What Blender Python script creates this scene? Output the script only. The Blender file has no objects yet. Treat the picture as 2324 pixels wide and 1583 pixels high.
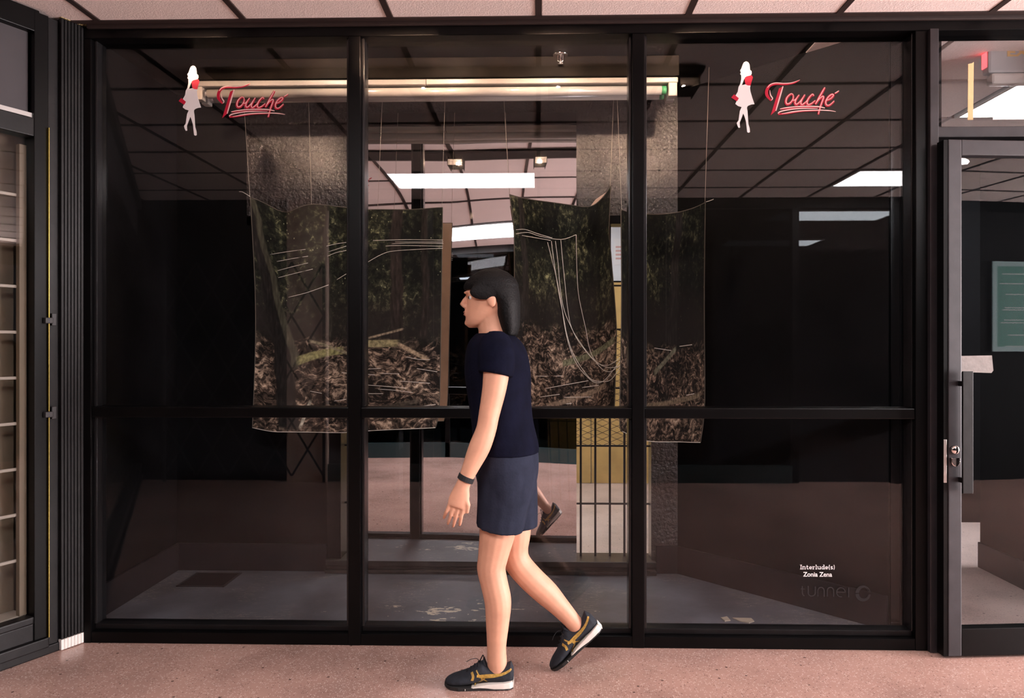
import bpy, bmesh, math, random
from mathutils import Vector, Matrix, noise
from mathutils.bvhtree import BVHTree
random.seed(7)
SC = bpy.context.scene
COL = SC.collection

# ------------------------------------------------------------------ camera, world, exposure
F, PX, PY, EYE, YAW = 1640.0, 1185.0, 785.0, 1.25, math.radians(1.3)
cam_data = bpy.data.cameras.new('camera')
cam = bpy.data.objects.new('camera', cam_data); COL.objects.link(cam)
cam.location = (0, 0, EYE); cam.rotation_euler = (math.radians(90), 0, YAW)
cam_data.sensor_width = 36; cam_data.lens = 36 * F / 2324
cam_data.shift_x = -(PX - 1162) / 2324; cam_data.shift_y = -(791.5 - PY) / 2324
cam_data.clip_start = 0.02
SC.camera = cam
world = bpy.data.worlds.new('world'); SC.world = world; world.use_nodes = True
world.node_tree.nodes['Background'].inputs[0].default_value = (.6, .75, 1, 1)
world.node_tree.nodes['Background'].inputs[1].default_value = 0.03
SC.view_settings.view_transform = 'Standard'; SC.view_settings.look = 'None'
SC.view_settings.exposure = 1.5; SC.view_settings.gamma = 1.0
SC.view_settings.use_curve_mapping = False
cy = SC.cycles
cy.max_bounces = 10; cy.diffuse_bounces = 5; cy.glossy_bounces = 7; cy.transparent_max_bounces = 24
cy.caustics_reflective = True; cy.caustics_refractive = False
cy.sample_clamp_indirect = 2.5; cy.blur_glossy = 0.3
PANEL = 14.0        # radiance of the corridor's fluorescent panels
SMALL = 200.0       # radiance of the fill bulbs added inside the display
SPOT = 2600.0        # radiance of the bulbs on the ceiling track
END_FILL = 6.0           # unused level for the fill added at the corridor end

def area(name, loc, rot, sx, sy, power, color):
    l = bpy.data.lights.new(name, 'AREA'); l.shape = 'RECTANGLE'; l.size = sx; l.size_y = sy
    l.energy = power; l.color = color
    o = bpy.data.objects.new(name, l); COL.objects.link(o); o.location = loc; o.rotation_euler = rot
    return o
# fill lights added at both corridor ends to brighten ceiling and walls
area('daylight_entrance', (6.25, 1.15, 1.2), (0, math.radians(90), 0), 2.2, 2.6, 220, (1.0, .90, .90))
area('daylight_entrance', (-3.78, 1.2, 1.2), (0, math.radians(-90), 0), 2.2, 2.8, 52, (1.0, .86, .82))

def at(px, py, Y):
    u = (px - PX) / F; v = (PY - py) / F
    dx = u * math.cos(YAW) - math.sin(YAW); dy = u * math.sin(YAW) + math.cos(YAW)
    t = Y / dy
    return Vector((dx * t, Y, EYE + v * t))
def ax(px, Y): return at(px, 785, Y).x
def az(px, py, Y): return at(px, py, Y).z

# ------------------------------------------------------------------ materials
def nt(name):
    m = bpy.data.materials.new(name); m.use_nodes = True
    t = m.node_tree; b = t.nodes['Principled BSDF']
    return m, t, b
def pbr(name, col, rough=.5, metal=0, bump=0, bscale=60, var=0, vscale=8, spec=None, emit=None, estr=0):
    m, t, b = nt(name)
    b.inputs['Base Color'].default_value = (*col, 1)
    b.inputs['Roughness'].default_value = rough; b.inputs['Metallic'].default_value = metal
    if spec is not None: b.inputs['Specular IOR Level'].default_value = spec
    if emit:
        b.inputs['Emission Color'].default_value = (*emit, 1); b.inputs['Emission Strength'].default_value = estr
    tc = t.nodes.new('ShaderNodeTexCoord')
    if var:
        n = t.nodes.new('ShaderNodeTexNoise'); n.inputs['Scale'].default_value = vscale; n.inputs['Detail'].default_value = 5
        t.links.new(tc.outputs['Object'], n.inputs['Vector'])
        r = t.nodes.new('ShaderNodeValToRGB')
        r.color_ramp.elements[0].position = .3; r.color_ramp.elements[1].position = .7
        r.color_ramp.elements[0].color = (*[c * (1 - var) for c in col], 1)
        r.color_ramp.elements[1].color = (*[min(1, c * (1 + var)) for c in col], 1)
        t.links.new(n.outputs['Fac'], r.inputs['Fac']); t.links.new(r.outputs['Color'], b.inputs['Base Color'])
    if bump:
        n = t.nodes.new('ShaderNodeTexNoise'); n.inputs['Scale'].default_value = bscale; n.inputs['Detail'].default_value = 4
        t.links.new(tc.outputs['Object'], n.inputs['Vector'])
        bp = t.nodes.new('ShaderNodeBump'); bp.inputs['Strength'].default_value = bump; bp.inputs['Distance'].default_value = .004
        t.links.new(n.outputs['Fac'], bp.inputs['Height']); t.links.new(bp.outputs['Normal'], b.inputs['Normal'])
    return m
def emitter(name, col, s):
    m, t, b = nt(name)
    b.inputs['Base Color'].default_value = (.8, .8, .8, 1)
    b.inputs['Emission Color'].default_value = (*col, 1); b.inputs['Emission Strength'].default_value = s
    return m
def glass(name, tint=(.95, .96, .97), f0=.028):
    m = bpy.data.materials.new(name); m.use_nodes = True; t = m.node_tree
    t.nodes.remove(t.nodes['Principled BSDF']); out = t.nodes['Material Output']
    tr = t.nodes.new('ShaderNodeBsdfTransparent'); tr.inputs['Color'].default_value = (*tint, 1)
    gl = t.nodes.new('ShaderNodeBsdfGlossy'); gl.inputs['Roughness'].default_value = 0.0
    geo = t.nodes.new('ShaderNodeNewGeometry')
    dot = t.nodes.new('ShaderNodeVectorMath'); dot.operation = 'DOT_PRODUCT'
    t.links.new(geo.outputs['Normal'], dot.inputs[0]); t.links.new(geo.outputs['Incoming'], dot.inputs[1])
    ab = t.nodes.new('ShaderNodeMath'); ab.operation = 'ABSOLUTE'; t.links.new(dot.outputs['Value'], ab.inputs[0])
    s1 = t.nodes.new('ShaderNodeMath'); s1.operation = 'SUBTRACT'; s1.inputs[0].default_value = 1; t.links.new(ab.outputs[0], s1.inputs[1])
    p = t.nodes.new('ShaderNodeMath'); p.operation = 'POWER'; p.inputs[1].default_value = 5; t.links.new(s1.outputs[0], p.inputs[0])
    ma = t.nodes.new('ShaderNodeMath'); ma.operation = 'MULTIPLY_ADD'; ma.inputs[1].default_value = 1 - f0; ma.inputs[2].default_value = f0
    t.links.new(p.outputs[0], ma.inputs[0])
    mx = t.nodes.new('ShaderNodeMixShader'); t.links.new(ma.outputs[0], mx.inputs['Fac'])
    t.links.new(tr.outputs[0], mx.inputs[1]); t.links.new(gl.outputs[0], mx.inputs[2])
    t.links.new(mx.outputs[0], out.inputs['Surface'])
    return m

class NB:                      # tiny node-graph helper
    def __init__(s, tree): s.t = tree
    def new(s, ty, **kw):
        n = s.t.nodes.new(ty)
        for k, v in kw.items(): setattr(n, k, v)
        return n
    def put(s, sock, v):
        if hasattr(v, 'links') or isinstance(v, bpy.types.NodeSocket): s.t.links.new(v, sock)
        elif isinstance(v, (tuple, list)): sock.default_value = (*v, 1) if len(v) == 3 and sock.type == 'RGBA' else v
        else: sock.default_value = v
    def m(s, op, a, b=0.0, c=0.0, clamp=False):
        n = s.new('ShaderNodeMath', operation=op, use_clamp=clamp)
        s.put(n.inputs[0], a); s.put(n.inputs[1], b); s.put(n.inputs[2], c)
        return n.outputs[0]
    def noise(s, vec, scale, detail=4, rough=.55, dist=0):
        n = s.new('ShaderNodeTexNoise'); s.put(n.inputs['Vector'], vec)
        n.inputs['Scale'].default_value = scale; n.inputs['Detail'].default_value = detail
        n.inputs['Roughness'].default_value = rough; n.inputs['Distortion'].default_value = dist
        return n.outputs['Fac']
    def vor(s, vec, scale, out='Distance', feature='F1'):
        n = s.new('ShaderNodeTexVoronoi', feature=feature); s.put(n.inputs['Vector'], vec); n.inputs['Scale'].default_value = scale
        return n.outputs[out]
    def scale(s, vec, sc, off=(0, 0, 0)):
        n = s.new('ShaderNodeMapping'); s.put(n.inputs['Vector'], vec)
        n.inputs['Scale'].default_value = sc; n.inputs['Location'].default_value = off
        return n.outputs[0]
    def ramp(s, fac, stops):
        n = s.new('ShaderNodeValToRGB'); s.put(n.inputs['Fac'], fac)
        e = n.color_ramp.elements
        while len(e) < len(stops): e.new(.5)
        for i, (p, c) in enumerate(stops):
            e[i].position = p; e[i].color = (*c, 1) if len(c) == 3 else c
        return n.outputs['Color']
    def step(s, v, a, b):
        n = s.new('ShaderNodeMapRange'); n.interpolation_type = 'SMOOTHSTEP'; s.put(n.inputs['Value'], v)
        n.inputs['From Min'].default_value = a; n.inputs['From Max'].default_value = b
        return n.outputs[0]
    def mix(s, f, a, b, mode='MIX'):
        n = s.new('ShaderNodeMix', data_type='RGBA', blend_type=mode)
        s.put(n.inputs[0], f); s.put(n.inputs[6], a); s.put(n.inputs[7], b)
        return n.outputs[2]

def terrazzo(name, base, gloss=.22):
    m, t, b = nt(name); g = NB(t)
    co = g.new('ShaderNodeTexCoord').outputs['Object']
    w = g.noise(co, 1.6, 5)
    stain = g.ramp(w, [(.3, tuple(c * .62 for c in base)), (.5, base), (.72, tuple(min(1, c * 1.25) for c in base))])
    cell = g.vor(co, 130, 'Color'); hs = g.new('ShaderNodeSeparateColor'); g.put(hs.inputs[0], cell)
    d = g.vor(co, 130, 'Distance')
    inside = g.m('LESS_THAN', d, .36)
    light = g.m('MULTIPLY', g.m('GREATER_THAN', hs.outputs[0], .55), inside)
    dark = g.m('MULTIPLY', g.m('LESS_THAN', hs.outputs[0], .13), inside)
    c1 = g.mix(g.m('MULTIPLY', light, .55), stain, (.78, .62, .55))
    c2 = g.mix(g.m('MULTIPLY', dark, .6), c1, (.12, .06, .05))
    cell2 = g.vor(co, 42, 'Color'); h2 = g.new('ShaderNodeSeparateColor'); g.put(h2.inputs[0], cell2)
    d2 = g.vor(co, 42, 'Distance')
    big = g.m('MULTIPLY', g.m('LESS_THAN', h2.outputs[1], .045), g.m('LESS_THAN', d2, .22))
    c3 = g.mix(g.m('MULTIPLY', big, .8), c2, (.06, .03, .025))
    t.links.new(c3, b.inputs['Base Color'])
    b.inputs['Roughness'].default_value = gloss
    return m

M = {}
M['frame'] = pbr('black_anodised_frame', (.0022, .002, .0022), .34, 0, .05, 25, .3, 6, spec=.16)
M['frame_worn'] = pbr('worn_black_frame', (.007, .006, .0065), .42, 0, .15, 30, .35, 10, spec=.25)
M['door_metal'] = pbr('dark_bronze_door', (.030, .027, .031), .42, .2, .06, 40, .25, 12)
M['glass'] = glass('shop_glass')
M['glass_dark'] = glass('smoked_glass', (.07, .072, .075), .0)
M['tile'] = pbr('ceiling_tile', (.88, .76, .72), .9, 0, .5, 160, .05, 120)
M['grid'] = pbr('brown_grid_bar', (.035, .022, .02), .5)
M['terrazzo'] = terrazzo('pink_terrazzo', (.47, .29, .245))
M['terrazzo_pale'] = terrazzo('pale_terrazzo', (.62, .50, .46), .3)
M['black_wall'] = pbr('black_painted_wall', (.006, .0056, .0064), .6, 0, .25, 35, .3, 4, spec=.08)
M['brown_wall'] = pbr('brown_gloss_wall', (.022, .0155, .0135), .25, 0, 1.0, 55, .3, 9, spec=1.0)
M['brown_wall'].node_tree.nodes['Principled BSDF'].inputs['Coat Weight'].default_value = .5
[n for n in M['brown_wall'].node_tree.nodes if n.type == 'BUMP'][0].inputs['Distance'].default_value = .010
M['brown_wall'].node_tree.nodes['Principled BSDF'].inputs['Coat Roughness'].default_value = .3
M['skirting'] = pbr('dark_skirting', (.016, .014, .016), .5, 0, .1, 30, .2, 7, spec=.15)
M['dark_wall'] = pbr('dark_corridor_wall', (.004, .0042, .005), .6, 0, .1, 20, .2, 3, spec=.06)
M['shop_wall'] = pbr('dark_shop_wall', (.012, .013, .016), .7, spec=.1)
M['teal'] = pbr('dark_teal_base', (.012, .03, .033), .4)
M['column'] = pbr('beige_column', (.78, .58, .48), .6, 0, .15, 40, .12, 3)
M['yellow'] = pbr('yellow_panel', (.66, .44, .17), .4, 0, .1, 30, .18, 5)
M['white_wall'] = pbr('white_wall', (.82, .82, .84), .6, 0, .1, 40, .05, 4)
M['blue_wall'] = pbr('pale_blue_boards', (.55, .64, .74), .5)
M['white_paint'] = pbr('white_enamel', (.74, .70, .66), .35, 0, .03, 30, .05, 6)
M['tube'] = pbr('frosted_tube', (.42, .385, .35), .16)
M['green_plastic'] = pbr('green_tube_cap', (.05, .3, .12), .4)
M['wood_board'] = pbr('brown_board', (.010, .007, .005), .6, 0, .2, 20, .4, 12, spec=.08)
M['batten'] = pbr('aged_white_enamel', (.40, .36, .32), .4, 0, .03, 30, .05, 6)
M['lamp_black'] = pbr('matt_lamp_black', (.004, .0035, .0035), .8, spec=.1)
M['bead'] = pbr('satin_glazing_bead', (.02, .019, .02), .22, .3)
M['chrome'] = pbr('chrome', (.85, .8, .77), .12, 1)
M['steel'] = pbr('brushed_steel', (.55, .53, .52), .3, 1)
M['brass'] = pbr('brass_edge', (.45, .33, .08), .3, 1)
M['bars'] = pbr('black_iron', (.025, .022, .024), .45)
M['grey_panel'] = pbr('grey_panel', (.045, .039, .043), .7, 0, .1, 30, .1, 4)
M['beige'] = pbr('beige_board', (.17, .125, .08), .7, 0, .1, 20, .15, 5)
M['cream'] = pbr('cream_bar', (.36, .30, .24), .55)
M['cap_white'] = pbr('chalky_white_cap', (.85, .78, .74), .6)
M['cap_yellow'] = pbr('yellowed_cap', (.42, .32, .14), .6)
M['sticker_white'] = pbr('white_vinyl', (.86, .82, .82), .6, emit=None)
M['sticker_red'] = pbr('crimson_vinyl', (.52, .004, .035), .45)
M['sticker_pink'] = pbr('pink_vinyl', (.88, .55, .53), .5)
M['sticker_black'] = pbr('black_vinyl', (.008, .007, .009), .5)
M['paper'] = pbr('grey_paper', (.24, .22, .21), .8, 0, .3, 90, .1, 40)
M['tape'] = pbr('masking_tape', (.80, .55, .28), .7, 0, .2, 60, .06, 30)
M['tape_white'] = pbr('white_tape', (.9, .88, .88), .7)
M['thread'] = pbr('pale_thread', (.80, .74, .66), .8)
M['nylon'] = pbr('nylon_line', (.42, .36, .30), .25)
M['skin'] = pbr('skin', (.70, .36, .24), .5, 0, .08, 60, .07, 20)
M['hair'] = pbr('black_hair', (.004, .0036, .004), .6, 0, .6, 140, spec=.22)
M['navy'] = pbr('navy_cotton', (.0042, .0048, .0135), .9, 0, .3, 120, .25, 20, spec=.08)
M['shorts'] = pbr('slate_shorts', (.022, .026, .044), .9, 0, .3, 120, .2, 20, spec=.1)
M['shoe'] = pbr('navy_suede', (.013, .016, .024), .85, 0, .3, 220, .3, 60)
M['sole'] = pbr('white_rubber', (.78, .72, .66), .6)
M['outsole'] = pbr('black_rubber', (.012, .011, .011), .7)
M['gold'] = pbr('gold_stripe', (.42, .25, .05), .5, 0, .2, 200, .3, 150)
M['lace'] = pbr('black_lace', (.008, .008, .010), .8)
M['eye'] = pbr('eye_white', (.8, .78, .75), .2)
M['iris'] = pbr('dark_iris', (.02, .012, .01), .2)
M['lip'] = pbr('lip', (.45, .17, .14), .5)
M['panel_lit'] = emitter('fluorescent_diffuser', (1.0, .955, .965), PANEL)
M['panel_shop'] = emitter('shop_diffuser', (.94, .96, 1.0), 3.0)
M['panel_far'] = emitter('distant_diffuser', (.94, .96, 1.0), 70.0)
M['panel_passage'] = emitter('passage_diffuser', (1.0, .96, .95), 8.0)
M['bulb'] = emitter('warm_bulb', (1.0, .63, .42), SPOT)
M['bulb_small'] = emitter('small_warm_bulb', (1.0, .70, .50), SMALL)
M['exit_red'] = emitter('red_exit_glow', (1.0, .04, .05), 1.3)
M['sign_green'] = pbr('backlit_green', (.004, .045, .035), .4, emit=(.03, .36, .26), estr=.7)
M['sign_frame'] = pbr('backlit_edge', (.13, .17, .17), .4, emit=(.45, .75, .75), estr=.6)
M['sign_white'] = pbr('backlit_lines', (.25, .3, .28), .4, emit=(.9, 1, .95), estr=.35)
M['exit_body'] = pbr('grey_sign_body', (.52, .53, .54), .5)
M['exit_letter'] = pbr('amber_letters', (.80, .55, .22), .5)
m_, t_, b_ = nt('acrylic_mirror'); M['mirror'] = m_
b_.inputs['Base Color'].default_value = (.86, .85, .85, 1); b_.inputs['Metallic'].default_value = 1; b_.inputs['Roughness'].default_value = .012
g_ = NB(t_); co_ = g_.new('ShaderNodeTexCoord').outputs['Object']

def display_floor_mat():
    m, t, b = nt('chipped_grey_paint'); g = NB(t)
    co = g.new('ShaderNodeTexCoord').outputs['Object']
    base = g.ramp(g.noise(co, 3.2, 6), [(.3, (.055, .056, .064)), (.7, (.135, .14, .165))])
    n1 = g.noise(g.scale(co, (1, 2.2, 1)), 13, 7, .62)
    sep = g.new('ShaderNodeSeparateXYZ'); g.put(sep.inputs[0], co)
    zone = g.m('SUBTRACT', 1, g.m('ADD', g.m('ABSOLUTE', g.m('MULTIPLY', g.m('ADD', sep.outputs[0], .42), 1.6)),
                                  g.m('ABSOLUTE', g.m('MULTIPLY', g.m('SUBTRACT', sep.outputs[1], 3.27), 4.0))))
    zc = g.m('MAXIMUM', zone, -.4)
    chip = g.step(g.m('ADD', n1, g.m('MULTIPLY', zc, .14)), .672, .682)
    scr = g.noise(g.scale(co, (2.5, 26, 1), (3, 1, 0)), 4.0, 3, .5, .6)
    scr2 = g.noise(co, 2.3, 2)
    line = g.m('MULTIPLY', g.step(g.m('ABSOLUTE', g.m('SUBTRACT', scr, .5)), .007, .003), g.step(scr2, .52, .57))
    dot = g.step(g.vor(co, 26), .045, .03)
    hit = g.m('MAXIMUM', g.m('MAXIMUM', chip, g.m('MULTIPLY', line, .7)), g.m('MULTIPLY', dot, .5))
    t.links.new(g.mix(hit, base, (.62, .55, .42)), b.inputs['Base Color'])
    b.inputs['Roughness'].default_value = .42
    bp = g.new('ShaderNodeBump'); bp.inputs['Strength'].default_value = .25; bp.inputs['Distance'].default_value = .003
    g.put(bp.inputs['Height'], g.noise(co, 24, 4)); t.links.new(bp.outputs[0], b.inputs['Normal'])
    return m
M['display_floor'] = display_floor_mat()

def forest(name, off, trunks, gain=1.0, horizon=.36, logs=(), green=1.0):
    """photographic forest print: foliage, trunks, leaf litter (flat print in UV space)"""
    m, t, b = nt(name); g = NB(t)
    uv = g.new('ShaderNodeUVMap').outputs[0]
    o = g.scale(uv, (1, 1, 1), (off, off * .7, off))
    sep = g.new('ShaderNodeSeparateXYZ'); g.put(sep.inputs[0], uv)
    u, v = sep.outputs[0], sep.outputs[1]
    K = lambda c, k=1.0: tuple(x * gain * k for x in c)
    # foliage
    leaf = g.noise(o, 34, 6, .68, .4); leaf2 = g.vor(g.scale(o, (1, .8, 1)), 46)
    big = g.noise(o, 4.2, 3)
    bright = g.m('ADD', g.m('MULTIPLY', leaf, .75), g.m('MULTIPLY', big, .5))
    fol = g.ramp(bright, [(.56, K((.004, .004, .0035))), (.67, K((.013, .014, .009), green)), (.75, K((.062, .065, .036), green)), (.86, K((.38, .38, .20), green))])
    fleck = g.m('MULTIPLY', g.step(leaf2, .17, .05), g.step(g.noise(o, 11, 3), .52, .62))
    fol = g.mix(g.m('MULTIPLY', fleck, .7), fol, K((.30, .33, .20), green))
    # leaf litter
    wv = g.new('ShaderNodeVectorMath', operation='ADD')
    nv = g.new('ShaderNodeTexNoise'); g.put(nv.inputs['Vector'], o); nv.inputs['Scale'].default_value = 9; nv.inputs['Detail'].default_value = 3
    ws = g.new('ShaderNodeVectorMath', operation='SCALE'); g.put(ws.inputs[0], nv.outputs['Color']); ws.inputs['Scale'].default_value = .12
    g.put(wv.inputs[0], o); g.put(wv.inputs[1], ws.outputs[0])
    lit = g.noise(g.scale(wv.outputs[0], (1, 2.0, 1)), 30, 6, .66, .25)
    lit2 = g.noise(g.scale(wv.outputs[0], (1, 1.6, 1)), 5, 2)
    ground = g.ramp(g.m('ADD', g.m('MULTIPLY', lit, .8), g.m('MULTIPLY', lit2, .35)),
                    [(.52, K((.007, .005, .004))), (.61, K((.06, .042, .031))), (.70, K((.27, .20, .145))), (.81, K((.55, .45, .34)))])
    edge = g.m('ADD', v, g.m('MULTIPLY', g.m('SUBTRACT', g.noise(o, 6, 4), .5), .16))
    gm = g.step(edge, horizon + .05, horizon - .03)
    dark = g.m('MULTIPLY', g.step(edge, horizon - .02, horizon + .06), g.step(edge, horizon + .32, horizon + .1))
    fol = g.mix(g.m('MULTIPLY', dark, .75), fol, K((.014, .011, .010)))
    col = g.mix(gm, fol, ground)
    wob = g.m('MULTIPLY', g.m('SUBTRACT', g.noise(g.scale(uv, (.4, 2.6, 1), (off, 0, 0)), 1.6, 3), .5), .10)
    bark = g.noise(g.scale(o, (5, 1, 1)), 16, 5)
    for (u0, lean, w, c, vb) in trunks:
        pos = g.m('ADD', g.m('MULTIPLY_ADD', v, lean, u0), wob)
        ww = g.m('MULTIPLY_ADD', g.m('SUBTRACT', 1, v), w * .55, w * .75)
        msk = g.m('MULTIPLY', g.step(g.m('SUBTRACT', g.m('ABSOLUTE', g.m('SUBTRACT', u, pos)), ww), .006, -.006), g.step(v, vb - .03, vb + .03))
        bc = g.ramp(bark if c[0] < .05 else g.noise(o, 26, 5), [(.35, K(c, .5)), (.6, K(c)), (.78, K(c, 2.1))])
        col = g.mix(msk, col, bc)
    for (u0, v0, u1, v1, w, c) in logs:
        L = math.hypot(u1 - u0, v1 - v0); dx, dy = (u1 - u0) / L, (v1 - v0) / L
        du = g.m('SUBTRACT', u, u0); dv = g.m('SUBTRACT', v, v0)
        al = g.m('ADD', g.m('MULTIPLY', du, dx), g.m('MULTIPLY', dv, dy))
        pe = g.m('ADD', g.m('SUBTRACT', g.m('MULTIPLY', du, dy), g.m('MULTIPLY', dv, dx)), g.m('MULTIPLY', wob, .35))
        mk = g.m('MULTIPLY', g.step(g.m('SUBTRACT', g.m('ABSOLUTE', pe), w), .004, -.004),
                 g.m('MULTIPLY', g.step(al, -.01, .02), g.step(al, L + .01, L - .02)))
        cc = g.ramp(g.noise(o, 60, 4), [(.35, K(c, .45)), (.65, K(c, 1.35))])
        col = g.mix(mk, col, cc)
    t.links.new(col, b.inputs['Base Color']); b.inputs['Roughness'].default_value = .8
    b.inputs['Specular IOR Level'].default_value = .2
    return m

# ------------------------------------------------------------------ mesh helpers
def link(name, me, mat=None, parent=None):
    o = bpy.data.objects.new(name, me); COL.objects.link(o)
    if mat is not None and me is not None: me.materials.append(mat)
    if parent is not None: o.parent = parent
    return o
class MB:
    def __init__(s): s.v = []; s.f = []; s.c = (0, 0, 0)
    def add(s, vs, fs):
        k = len(s.v); s.v += [tuple(x) for x in vs]; s.f += [tuple(i + k for i in q) for q in fs]; return s
    def box(s, x0, x1, y0, y1, z0, z1):
        return s.add([(x0, y0, z0), (x1, y0, z0), (x1, y1, z0), (x0, y1, z0), (x0, y0, z1), (x1, y0, z1), (x1, y1, z1), (x0, y1, z1)],
                     [(0, 3, 2, 1), (4, 5, 6, 7), (0, 1, 5, 4), (1, 2, 6, 5), (2, 3, 7, 6), (3, 0, 4, 7)])
    def obox(s, org, ex, ey, ez, a0, a1, b0, b1, c0, c1):
        org = Vector(org); P = lambda a, b, c: org + ex * a + ey * b + ez * c
        return s.add([P(a0, b0, c0), P(a1, b0, c0), P(a1, b1, c0), P(a0, b1, c0), P(a0, b0, c1), P(a1, b0, c1), P(a1, b1, c1), P(a0, b1, c1)],
                     [(0, 3, 2, 1), (4, 5, 6, 7), (0, 1, 5, 4), (1, 2, 6, 5), (2, 3, 7, 6), (3, 0, 4, 7)])
    def tube(s, pts, r, n=8, cap=True, rr=None):
        pts = [Vector(p) for p in pts]; N = len(pts); vs = []; fs = []
        up = None
        for i, p in enumerate(pts):
            d = (pts[min(i + 1, N - 1)] - pts[max(i - 1, 0)]).normalized()
            if up is None:
                up = Vector((0, 0, 1)) if abs(d.z) < .9 else Vector((0, 1, 0))
            a = d.cross(up); a = a.normalized() if a.length > 1e-6 else Vector((1, 0, 0)); bb = a.cross(d).normalized(); up = bb
            q = rr[i] if rr else r
            for k in range(n):
                th = 2 * math.pi * k / n; vs.append(p + a * math.cos(th) * q + bb * math.sin(th) * q)
        for i in range(N - 1):
            for k in range(n):
                fs.append((i * n + k, i * n + (k + 1) % n, (i + 1) * n + (k + 1) % n, (i + 1) * n + k))
        if cap: fs += [tuple(range(n - 1, -1, -1)), tuple((N - 1) * n + k for k in range(n))]
        return s.add(vs, fs)
    def lathe(s, prof, c, axis='z', n=20):
        vs = []; fs = []
        for r, h in prof:
            for k in range(n):
                th = 2 * math.pi * k / n; a, b2 = r * math.cos(th), r * math.sin(th)
                vs.append({'z': (c[0] + a, c[1] + b2, c[2] + h), 'y': (c[0] + a, c[1] + h, c[2] + b2), 'x': (c[0] + h, c[1] + a, c[2] + b2)}[axis])
        for i in range(len(prof) - 1):
            for k in range(n): fs.append((i * n + k, i * n + (k + 1) % n, (i + 1) * n + (k + 1) % n, (i + 1) * n + k))
        fs += [tuple(range(n)), tuple((len(prof) - 1) * n + k for k in range(n))]
        return s.add(vs, fs)
    def ell(s, c, r, n=14, m=9, rot=None):
        vs = [];fs = []
        for i in range(m + 1):
            ph = math.pi * i / m
            for k in range(n):
                th = 2 * math.pi * k / n
                p = Vector((r[0] * math.sin(ph) * math.cos(th), r[1] * math.sin(ph) * math.sin(th), r[2] * math.cos(ph)))
                if rot is not None: p = rot @ p
                vs.append(Vector(c) + p)
        for i in range(m):
            for k in range(n): fs.append((i * n + k, i * n + (k + 1) % n, (i + 1) * n + (k + 1) % n, (i + 1) * n + k))
        return s.add(vs, fs)
    def poly(s, pts, y0, y1):         # polygon in XZ extruded along Y
        n = len(pts)
        vs = [(p[0], y0, p[1]) for p in pts] + [(p[0], y1, p[1]) for p in pts]
        fs = [tuple(range(n)), tuple(range(2 * n - 1, n - 1, -1))] + [(i, i + n, (i + 1) % n + n, (i + 1) % n) for i in range(n)]
        return s.add(vs, fs)
    def ribbon(s, pts, w, y0, y1):    # flat stroke in XZ with width(s)
        n = len(pts); ws = w if isinstance(w, (list, tuple)) else [w] * n
        P = [Vector((p[0], p[1])) for p in pts]; L = []; R = []
        for i in range(n):
            d = (P[min(i + 1, n - 1)] - P[max(i - 1, 0)]); d = d.normalized() if d.length > 0 else Vector((1, 0))
            q = Vector((-d.y, d.x)) * ws[i] / 2
            L.append(P[i] + q); R.append(P[i] - q)
        vs = []; fs = []
        for yy in (y0, y1):
            for a in L: vs.append((a.x, yy, a.y))
            for a in R: vs.append((a.x, yy, a.y))
        for i in range(n - 1):
            fs.append((i, i + 1, n + i + 1, n + i)); k = 2 * n
            fs.append((k + n + i, k + n + i + 1, k + i + 1, k + i))
            fs.append((i, k + i, k + i + 1, i + 1)); fs.append((n + i + 1, k + n + i + 1, k + n + i, n + i))
        fs += [(0, n, 3 * n, 2 * n), (n - 1, 3 * n - 1, 4 * n - 1, 2 * n - 1)]
        return s.add(vs, fs)
    def build(s, name, mat, parent=None, smooth=False, bevel=0, fix=True):
        me = bpy.data.meshes.new(name); me.from_pydata(s.v, [], s.f); me.update()
        if fix or bevel:
            bm = bmesh.new(); bm.from_mesh(me)
            if bevel: bmesh.ops.bevel(bm, geom=bm.edges[:], offset=bevel, segments=2, affect='EDGES', profile=.6)
            bmesh.ops.recalc_face_normals(bm, faces=bm.faces[:]); bm.to_mesh(me); bm.free()
        if smooth:
            for p in me.polygons: p.use_smooth = True
        return link(name, me, mat, parent)
def spline(pts, k=6):
    P = [Vector(p) for p in pts]; out = []
    for i in range(len(P) - 1):
        a, b, c, d = P[max(i - 1, 0)], P[i], P[i + 1], P[min(i + 2, len(P) - 1)]
        for j in range(k):
            t = j / k
            out.append(.5 * ((2 * b) + (c - a) * t + (2 * a - 5 * b + 4 * c - d) * t * t + (3 * b - a - 3 * c + d) * t ** 3))
    out.append(P[-1]); return out
def thing(name, label, cat, loc=(0, 0, 0), group=None):
    o = bpy.data.objects.new(name, None); COL.objects.link(o); o.empty_display_size = .05
    o.location = loc; tag(o, label, cat, group); return o
def tag(o, label, cat, group=None):
    o['label'] = label; o['category'] = cat
    if group: o['group'] = group
    return o
def struct(o, label=None, cat=None):
    o['kind'] = 'structure'
    if label: o['label'] = label
    if cat: o['category'] = cat
    return o
def sempty(name, label, cat, loc=(0, 0, 0)):
    o = bpy.data.objects.new(name, None); COL.objects.link(o); o.location = loc; return struct(o, label, cat)
def keep(parent):            # children meshes are in world space: cancel the empty's offset
    for c in parent.children:
        c.matrix_parent_inverse = Matrix.Translation(-Vector(parent.location))

CZ = 2.605                   # ceiling height
GY = 3.055                   # glass plane
YF = 3.0                     # front face of the shopfront
BW = 3.86                    # display back wall
OPP = -.515                  # opposite corridor wall
X0, X1 = -3.72, 6.4

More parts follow.
